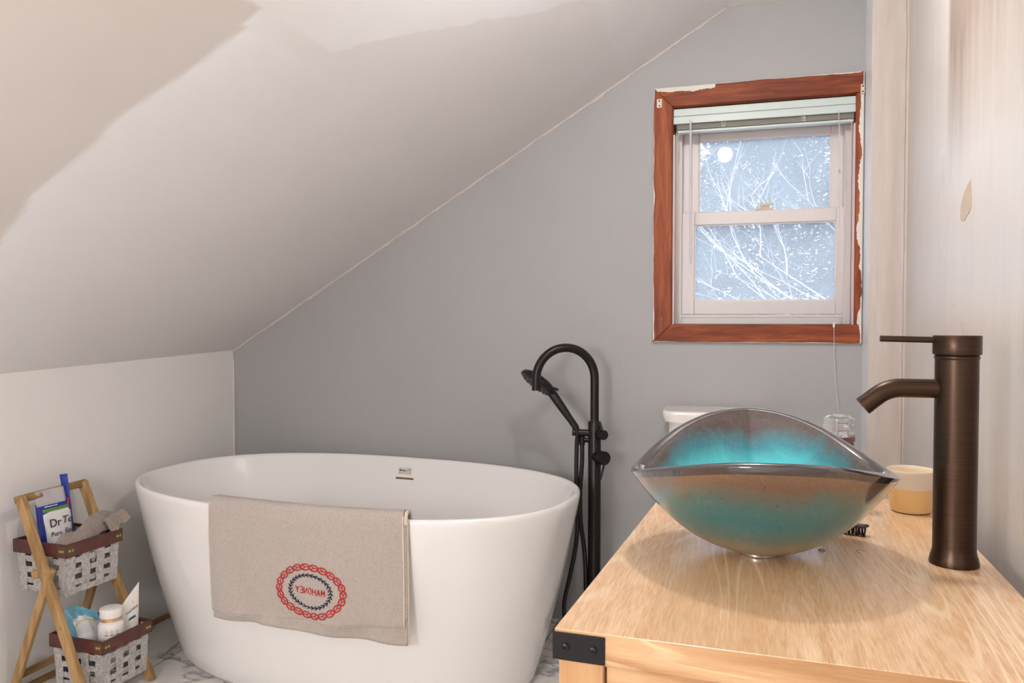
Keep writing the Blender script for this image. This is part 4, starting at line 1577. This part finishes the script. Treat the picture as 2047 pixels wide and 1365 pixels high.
def basket(name, cx, cy, zr, w, d, h, rot, label, src=None):
    t = thing(name, label, 'basket', (cx, cy, zr - h), 'woven metal strip baskets on the stand')
    cr, sr = math.cos(rot), math.sin(rot)

    def W(x, y, z): return (cx + x * cr - y * sr, cy + x * sr + y * cr, z)
    tp = .93
    b = MB(); zb = zr - h
    strips_z = [.052, .086, .120]    # horizontal strips below the rim: centre distances
    for side in range(4):
        # side frame
        L = (d if side in (0, 2) else w)
        O = (w if side in (0, 2) else d) / 2
        def P(s, off, z, side=side, O=O):
            k = tp + (1 - tp) * (z - zb) / h
            a = (O - .004) * k + off
            s = s * k
            if side == 0: return W(a, s, z)
            if side == 2: return W(-a, -s, z)
            if side == 1: return W(-s, a, z)
            return W(s, -a, z)
        nvs = 4; sw = L * .152
        cs = [-(L - .008) / 2 + sw / 2 + i * ((L - .008) - sw) / (nvs - 1) for i in range(nvs)]
        for i, c in enumerate(cs):
            def f(u, v, c=c, i=i):
                z = zb + (h - .01) * v
                off = .0016 * math.sin((v * (len(strips_z) + 1) + i) * PI)
                return P(c + sw * (u - .5), off, z)
            b.grid(f, 1, 20)
        for j in range(4):
            zc = zr - .040 - .018 - j * .0335
            if zc - .010 < zb: zc = zb + .010
            def g(u, v, zc=zc, j=j):
                s = -(L - .008) / 2 + (L - .008) * u
                off = -.0016 * math.sin((u * 3 + j + .5) * PI) - .0008
                return P(s, off, zc + .0175 * (v - .5))
            if j % 1 == 0: b.grid(g, 24, 1)
    for i in range(4):
        y = -d / 2 * tp + d * tp * (i + .5) / 4
        b.quad(W(-w / 2 * tp, y - d * .08, zb + .001), W(w / 2 * tp, y - d * .08, zb + .001), W(w / 2 * tp, y + d * .08, zb + .001), W(-w / 2 * tp, y + d * .08, zb + .001))
        x = -w / 2 * tp + w * tp * (i + .5) / 4
        b.quad(W(x - w * .08, -d / 2 * tp, zb + .002), W(x + w * .08, -d / 2 * tp, zb + .002), W(x + w * .08, d / 2 * tp, zb + .002), W(x - w * .08, d / 2 * tp, zb + .002))
    b.build('woven_strips', MAT_galv, t, False, solid=.0008)
    b = MB()
    e = .003
    O1 = [(w / 2 + e, d / 2 + e), (-w / 2 - e, d / 2 + e), (-w / 2 - e, -d / 2 - e), (w / 2 + e, -d / 2 - e)]
    I1 = [(w / 2 - e, d / 2 - e), (-w / 2 + e, d / 2 - e), (-w / 2 + e, -d / 2 + e), (w / 2 - e, -d / 2 + e)]
    for i in range(4):
        j = (i + 1) % 4
        z0, z1 = zr - .040, zr
        o0, o1, i0, i1 = O1[i], O1[j], I1[i], I1[j]
        b.quad(W(*o0, z0), W(*o1, z0), W(*o1, z1), W(*o0, z1)); b.quad(W(*i0, z0), W(*i0, z1), W(*i1, z1), W(*i1, z0))
        b.quad(W(*o0, z1), W(*o1, z1), W(*i1, z1), W(*i0, z1)); b.quad(W(*o0, z0), W(*i0, z0), W(*i1, z0), W(*o1, z0))
    rim = b.build('leather_rim', MAT_leather, t, False)
    for (ix, iy) in ((1, -1), (1, 1)):
        cxx, cyy = ix * (w / 2 + e), iy * (d / 2 + e)
        b = MB()
        # corner patch wraps the corner
        q = .034
        b.quad(W(cxx + .0008, cyy, zr - .034), W(cxx + .0008, cyy - iy * q, zr - .034), W(cxx + .0008, cyy - iy * q, zr - .006), W(cxx + .0008, cyy, zr - .006))
        if iy < 0:
            b.quad(W(cxx, cyy - .0008, zr - .034), W(cxx - q, cyy - .0008, zr - .034), W(cxx - q, cyy - .0008, zr - .006), W(cxx, cyy - .0008, zr - .006))
        cp = b.build('corner_patch', MAT_patch, rim, False)
        for k in (.012, .022):
            b = MB(); b.lathe([(.0042, 0), (.0036, .0018), (0, .0026)], W(cxx + .0008, cyy - iy * k, zr - .020), (cr, sr, 0), 12); b.build('rivet', MAT_brass, rim)
            if iy < 0:
                b = MB(); b.lathe([(.0042, 0), (.0036, .0018), (0, .0026)], W(cxx - k, cyy - .0008, zr - .020), (sr, -cr, 0), 12); b.build('rivet', MAT_brass, rim)
    return t, W


UB, UW = basket('woven_basket', -2.060, 1.973, .500, .212, .206, .160, math.radians(-3), 'upper woven metal basket with brown leather rim, holding the bath salt bag')
LB, LW = basket('woven_basket', -1.940, 1.976, .216, .204, .190, .160, math.radians(-2), 'lower woven metal basket with brown leather rim, holding a white jar and tube')

# --- text helper: real letters laid on a plane
def text_part(name, body, size, origin, ex, ey, mat, parent, ext=.0002, shear=0., sx=1.0):
    cu_ = bpy.data.curves.new(name, 'FONT'); cu_.body = body; cu_.size = size; cu_.extrude = ext; cu_.shear = shear
    cu_.resolution_u = 3
    tmp = bpy.data.objects.new(name, cu_); COL.objects.link(tmp)
    dg = bpy.context.evaluated_depsgraph_get()
    me = bpy.data.meshes.new_from_object(tmp.evaluated_get(dg))
    bpy.data.objects.remove(tmp)
    ex = V3(ex).normalized(); ey = V3(ey).normalized(); ez = ex.cross(ey)
    og = V3(parent['_o'])
    for v in me.vertices:
        c = v.co.copy()
        v.co = V3(origin) + ex * c.x * sx + ey * c.y + ez * c.z - og
    me.materials.clear(); me.materials.append(mat)
    o = bpy.data.objects.new(name, me); COL.objects.link(o); o.parent = parent; o['_o'] = tuple(og)
    return o


# --- bath salt bag in the upper basket, faces the room (+x), leans back
SG = thing('bath_salt_bag', 'blue and white bag of bath salt standing in the upper basket', 'bag', (-2.085, 1.95, .345))
bo = Vector((-2.072, 1.893, .345)); be = Vector((.06, 1, 0)).normalized(); bu = Vector((-.13, 0, 1)).normalized(); bnn = be.cross(bu).normalized()
BWd, BHt = .118, .262


def bagp(s, t, side=1, flat=False):
    """s across 0..1, t up 0..1"""
    bulge = .016 * (math.sin(PI * s) ** .6 if 0 < s < 1 else 0) * (1 - t ** 2.2)
    crk = .0020 * noise.noise(Vector((s * 5, t * 7, side * 3)))
    return bo + be * (BWd * s) + bu * (BHt * t) + bnn * (side * (bulge + .0008) + crk)


def bagsheet(name, s0, s1, t0, t1, mat, off=0., side=1, nu=14, nv=20, parent=None, fn=None):
    b = MB()
    def f(u, v):
        s = s0 + (s1 - s0) * u; t = t0 + (t1 - t0) * v
        if fn: t = fn(s, t, v)
        return bagp(s, t, side) + bnn * (off * side)
    b.grid(f, nu, nv)
    return b.build(name, mat, parent or SG, solid=.0006)


bd_ = bagsheet('pouch', 0, 1, 0, .97, MAT_blue)
bagsheet('pouch_back', 0, 1, 0, 1.0, MAT_blue, side=-1)['label'] = 'blue back of the bag'
bagsheet('clear_header', .02, .90, .965, 1.15, MAT_clear)
lb_ = bagsheet('front_label', .15, 1.0, .0, .885, MAT_bagwhite, .0012, fn=lambda s, t, v: t * (1 - .0 * s) - (0 if v < .9 else .10 * max(0, (.35 - s)) ))
bagsheet('green_band', .15, 1.0, .885, .925, MAT_green, .0014, parent=lb_)
bagsheet('red_tab', .93, 1.0, .86, 1.0, MAT_red_print, .0012, parent=bd_)
# folded spike of film at the right
b = MB()
def sp_(u, v):
    return bo + be * (BWd * (1.0 + .10 * u * (1 - v) - .10 * (v > .7) * u)) + bu * (BHt * (.45 + .84 * v)) + bnn * (.006 - .02 * u)
b.grid(sp_, 4, 14); b.build('folded_edge', MAT_blue, SG, solid=.0012)


def bag_text(name, body, size, s, t, mat, shear=0., sx=1.0):
    p = bagp(s, t) + bnn * .0045
    return text_part(name, body, size, p, be, bu, mat, lb_, shear=shear, sx=sx)


bag_text('lettering', 'Dr', .036, .26, .70, MAT_ink)
bag_text('lettering', 'Te', .033, .62, .713, MAT_ink, .25)
bag_text('lettering', 'Pure', .0205, .26, .59, MAT_ink)
bag_text('lettering', 'Epso', .0205, .66, .60, MAT_ink, .15)
bag_text('lettering', 'SOAKING S', .0100, .40, .53, MAT_ink, sx=1.25)
p = bagp(.22, .90) + bnn * .0045
text_part('lettering', 'FAMILY SIZE', .0070, p, be, bu, MAT_bagwhite, bd_) if False else None
b = MB(); 
for k in range(7):
    q = bagp(.24 + k * .055, .95) + bnn * .0030
    b.obox(q, be * .0024, bu * .0016, bnn * .0003)
b.build('small_print', MAT_bagwhite, bd_, False)
b = MB(); q = bagp(.50, .44) + bnn * .003; b.obox(q, be * .012, bu * .013, bnn * .0004); gb = b.build('leaf_box', MAT_green, lb_, False)
b = MB(); b.obox(q + bnn * .0006, be * .0105, bu * .0115, bnn * .0003); b.build('leaf_box_center', MAT_bagwhite, gb, False)
b = MB()
for k in range(3): b.poly([q + bnn * .001 + be * (.004 * math.cos(a)) + bu * (.008 * math.sin(a) - .002 + k * .002) for a in [2 * PI * j / 8 + k for j in range(8)]], bnn * .0003)
b.build('leaf_print', MAT_green, gb, False)

# --- washcloth lying over the basket rim
WC = thing('washcloth', 'crumpled taupe washcloth spilling over the upper basket rim', 'cloth', (-1.985, 1.98, .50))


def clothf(k, off):
    def f(u, v):
        # u along y (left to right in view), v across x
        y = 1.868 + .225 * u
        x = -2.035 + .068 * v - .012 * u
        ridge = math.sin(PI * v) ** .8 if 0 < v < 1 else 0
        z = .500 + .032 * ridge * (.10 + 1.0 * min(1, u * 1.5) ** .9) + .010 * math.sin(u * 9 + v * 3 + k) * ridge + .018 * u ** 3 + off
        z += .006 * noise.noise(Vector((u * 8, v * 6, k)))
        if v < .25: z -= .05 * (.25 - v) / .25
        if v > .8: z -= .05 * (v - .8)
        if u < .15: z -= .04 * (.15 - u) / .15
        x += .004 * math.sin(u * 6 + k)
        return (x, y, z)
    return f


b = MB(); b.grid(clothf(0, 0), 40, 24); b.build('top_fold', MAT_cloth, WC, solid=.007)
b = MB()
def tipf(u, v):
    y = 2.035 + .075 * u; x = -2.00 + .05 * v + .006 * math.sin(u * 8)
    return (x, y, .512 + .024 * u + .016 * math.sin(v * PI * 1.5) * (1 - .3 * u) + .004 * math.sin(u * 14))
b.grid(tipf, 20, 16); b.build('corner_fold', MAT_cloth, WC, solid=.006)

# --- lower basket contents
JX, JY, JZ = -1.893, 1.965, .115
wj = thing('cream_jar', 'white jar with rose gold band in the lower basket', 'jar', (JX, JY, JZ))
b = MB(); b.lathe([(0, 0), (.034, 0), (.037, .004), (.037, .118), (.0345, .125), (.029, .129), (.029, .132)], (JX, JY, JZ), n=44); wjb = b.build('body', MAT_white, wj)
b = MB(); b.lathe([(.0290, .131), (.0310, .132), (.0310, .141), (.0290, .142)], (JX, JY, JZ), n=44); b.build('gold_band', MAT_goldband, wj)
b = MB(); b.lathe([(.0300, .1415), (.0322, .143), (.0326, .164), (.0312, .169), (.026, .171), (0, .1695)], (JX, JY, JZ), n=44); b.build('lid', MAT_white, wj)
dc = Vector((-JX, -JY, 0)).normalized(); ds = Vector((-dc.y, dc.x, 0))
b = MB()
for k in (-.35, 0.05, .45):
    c = Vector((JX, JY, 0)) + (dc * math.cos(k) + ds * math.sin(k)) * .0372
    tt = (-dc * math.sin(k) + ds * math.cos(k))
    nn = dc * math.cos(k) + ds * math.sin(k)
    ring = [c + tt * .0035 * math.cos(a) + up_ * (JZ + .104 + .0035 * math.sin(a)) + nn * .0004 for a in [2 * PI * j / 10 for j in range(10)]]
    b.tube(ring, .0004, 4, closed=True)
    b.obox(c + up_ * (JZ + .095) + nn * .0003, tt * .005, up_ * .0012, nn * .0003)
b.build('print', MAT_inkg, wjb, False)

# tube standing upside down on its cap, crimp up
tb = thing('shampoo_tube', 'white squeeze tube with slanted crimped top in the lower basket', 'tube', (-1.885, 2.035, .12))
tc_ = Vector((-1.884, 2.036, 0)); td = Vector((.25, 1, 0)).normalized(); tn = td.cross(up_).normalized()


def tubef(u, v):
    a = 2 * PI * u
    z = .12 + .185 * v
    k = v ** 1.2
    rx = .024 + .007 * k; ry = .016 * (1 - k) + .0010
    zz = z + (.030 * math.cos(a) * k if True else 0)
    return tc_ + td * (rx * math.cos(a)) + tn * (ry * math.sin(a)) + up_ * zz


b = MB(); b.grid(tubef, 36, 18, cu=True); L_ = 19
b.f.append(tuple(i * L_ for i in range(36))); b.m.append(0); b.f.append(tuple(i * L_ + 18 for i in range(36))); b.m.append(0)
tbo = b.build('tube_body', M('white_tube_plastic', srgb=(240, 234, 226), rough=.3).mat, tb)
tm_ = lambda s, h: tc_ + td * s + tn * .0085 + up_ * h
text_part('lettering', 'PANTENE', .0105, tm_(-.0215, .242), (td + up_ * .42).normalized(), up_, MAT_inkg, tbo)
b = MB(); b.tube([tc_ + td * (.002 + .001 * math.cos(a)) + tn * .0072 + up_ * (.276 + .006 * a) for a in (0, .5, 1.0)], .0012, 6); b.build('emblem', MAT_goldband, tbo)
b = MB(); b.poly([tm_(-.014, .222), tm_(.012, .228), tm_(.010, .236), tm_(-.010, .230)], tn * .0006); b.build('teal_stripe', MAT_teal_print, tbo, False)
b = MB(); b.tube([tc_ + up_ * .10, tc_ + up_ * .122], .021, 24); b.build('cap', MAT_white, tb)

# pale blue pouch lying in the lower basket
po = thing('wipes_pouch', 'crinkled pale blue and white pouch in the left of the lower basket', 'pouch', (-1.99, 1.945, .16))
pe = Vector((.25, 1, 0)).normalized(); pu = Vector((-.45, 0, .9)).normalized(); pn = pe.cross(pu).normalized()
p0 = Vector((-1.950, 1.885, .150))


def pf(side):
    def f(u, v):
        bul = .014 * math.sin(PI * u) * math.sin(PI * min(1, v * 1.05)) if 0 < u < 1 else 0
        top = .02 * math.sin(u * 4.2)
        return p0 + pe * (.11 * u) + pu * (.135 * v + top * v) + pn * (side * (bul + .001) + .004 * noise.noise(Vector((u * 6, v * 6, side))))
    return f


def pm(u, v): return 1 if (.10 < v < .78 - .25 * abs(u - .6) and u > .22) else 0


b = MB(); b.grid(pf(1), 26, 26, mf=pm); pfr = b.build('pouch_front', [MAT_pouch, MAT_pouch2], po)
b = MB(); b.grid(pf(-1), 26, 26); b.build('pouch_back', MAT_pouch, po)
b = MB(); b.tube([pf(1)(.25 + .6 * k / 12, .60 + .10 * math.sin(k / 12 * 2)) + pn * .0012 for k in range(13)], .0014, 5); b.build('yellow_swoosh', MAT_yellow, pfr)

# dark blue packet low in the lower basket, seen through the weave
pk = thing('blue_packet', 'dark blue packet at the bottom left of the lower basket', 'packet', (-2.0, 1.925, .07))
b = MB(); b.obox((-1.985, 1.915, .125), (.024, 0, 0), (0, .012, 0), (0, 0, .055)); tag(pk, pk['label'], 'packet')
b.build('wrapper', MAT_blue, pk, True, .006, 3)

# ================================================================== LAMPS: the room's own and an added fill
def ceiling_lamp(name, label, loc, strength, r=.05):
    t = thing(name, label, 'lamp', (loc[0], loc[1], ZC))
    b = MB(); b.lathe([(0, 0), (.07, 0), (.07, -.012), (.03, -.03), (.022, -.05), (.022, loc[2] - ZC + r * .8), (0, loc[2] - ZC + r * .8)], (loc[0], loc[1], ZC), n=32)
    b.build('ceiling_mount', MAT_white, t)
    em = bpy.data.materials.new('glowing_bulb'); em.use_nodes = True
    nn = em.node_tree.nodes; p = nn['Principled BSDF']
    p.inputs['Base Color'].default_value = (1, 1, 1, 1)
    p.inputs['Emission Color'].default_value = (*LAMP_COLOR, 1); p.inputs['Emission Strength'].default_value = strength
    b = MB(); b.lathe([(0, -r)] + [(r * math.cos(a), r * math.sin(a)) for a in [-PI / 2 + PI * k / 12 for k in range(1, 12)]] + [(0, r)], loc, n=24)
    b.build('bulb', em, t)


ceiling_lamp('ceiling_lamp', 'round glowing bulb on the flat ceiling above the vanity', LAMP, LAMP_STRENGTH, .042)
fl_ = thing('added_fill_lamp', 'added fill light behind the camera, a large opal globe on a tall stand', 'lamp', (-.80, -.75, 0))  # invented lamp, out of view, added as soft fill for the room
b = MB(); b.lathe([(0, 0), (.16, 0), (.16, .02), (.03, .035), (.013, .05), (.013, 1.08), (.05, 1.10), (.05, 1.12), (0, 1.12)], (-.80, -.75, 0), n=32); b.build('stand', MAT_black, fl_)
em = bpy.data.materials.new('fill_globe'); em.use_nodes = True
p = em.node_tree.nodes['Principled BSDF']
p.inputs['Emission Color'].default_value = (.95, .975, 1.0, 1); p.inputs['Emission Strength'].default_value = FILL_STRENGTH
b = MB(); r = .19; b.lathe([(0, -r)] + [(r * math.cos(a), r * math.sin(a)) for a in [-PI / 2 + PI * k / 16 for k in range(1, 16)]] + [(0, r)], (-.80, -.75, 1.29), n=32); b.build('globe', em, fl_)


for o in bpy.data.objects:
    if '_o' in o: del o['_o']
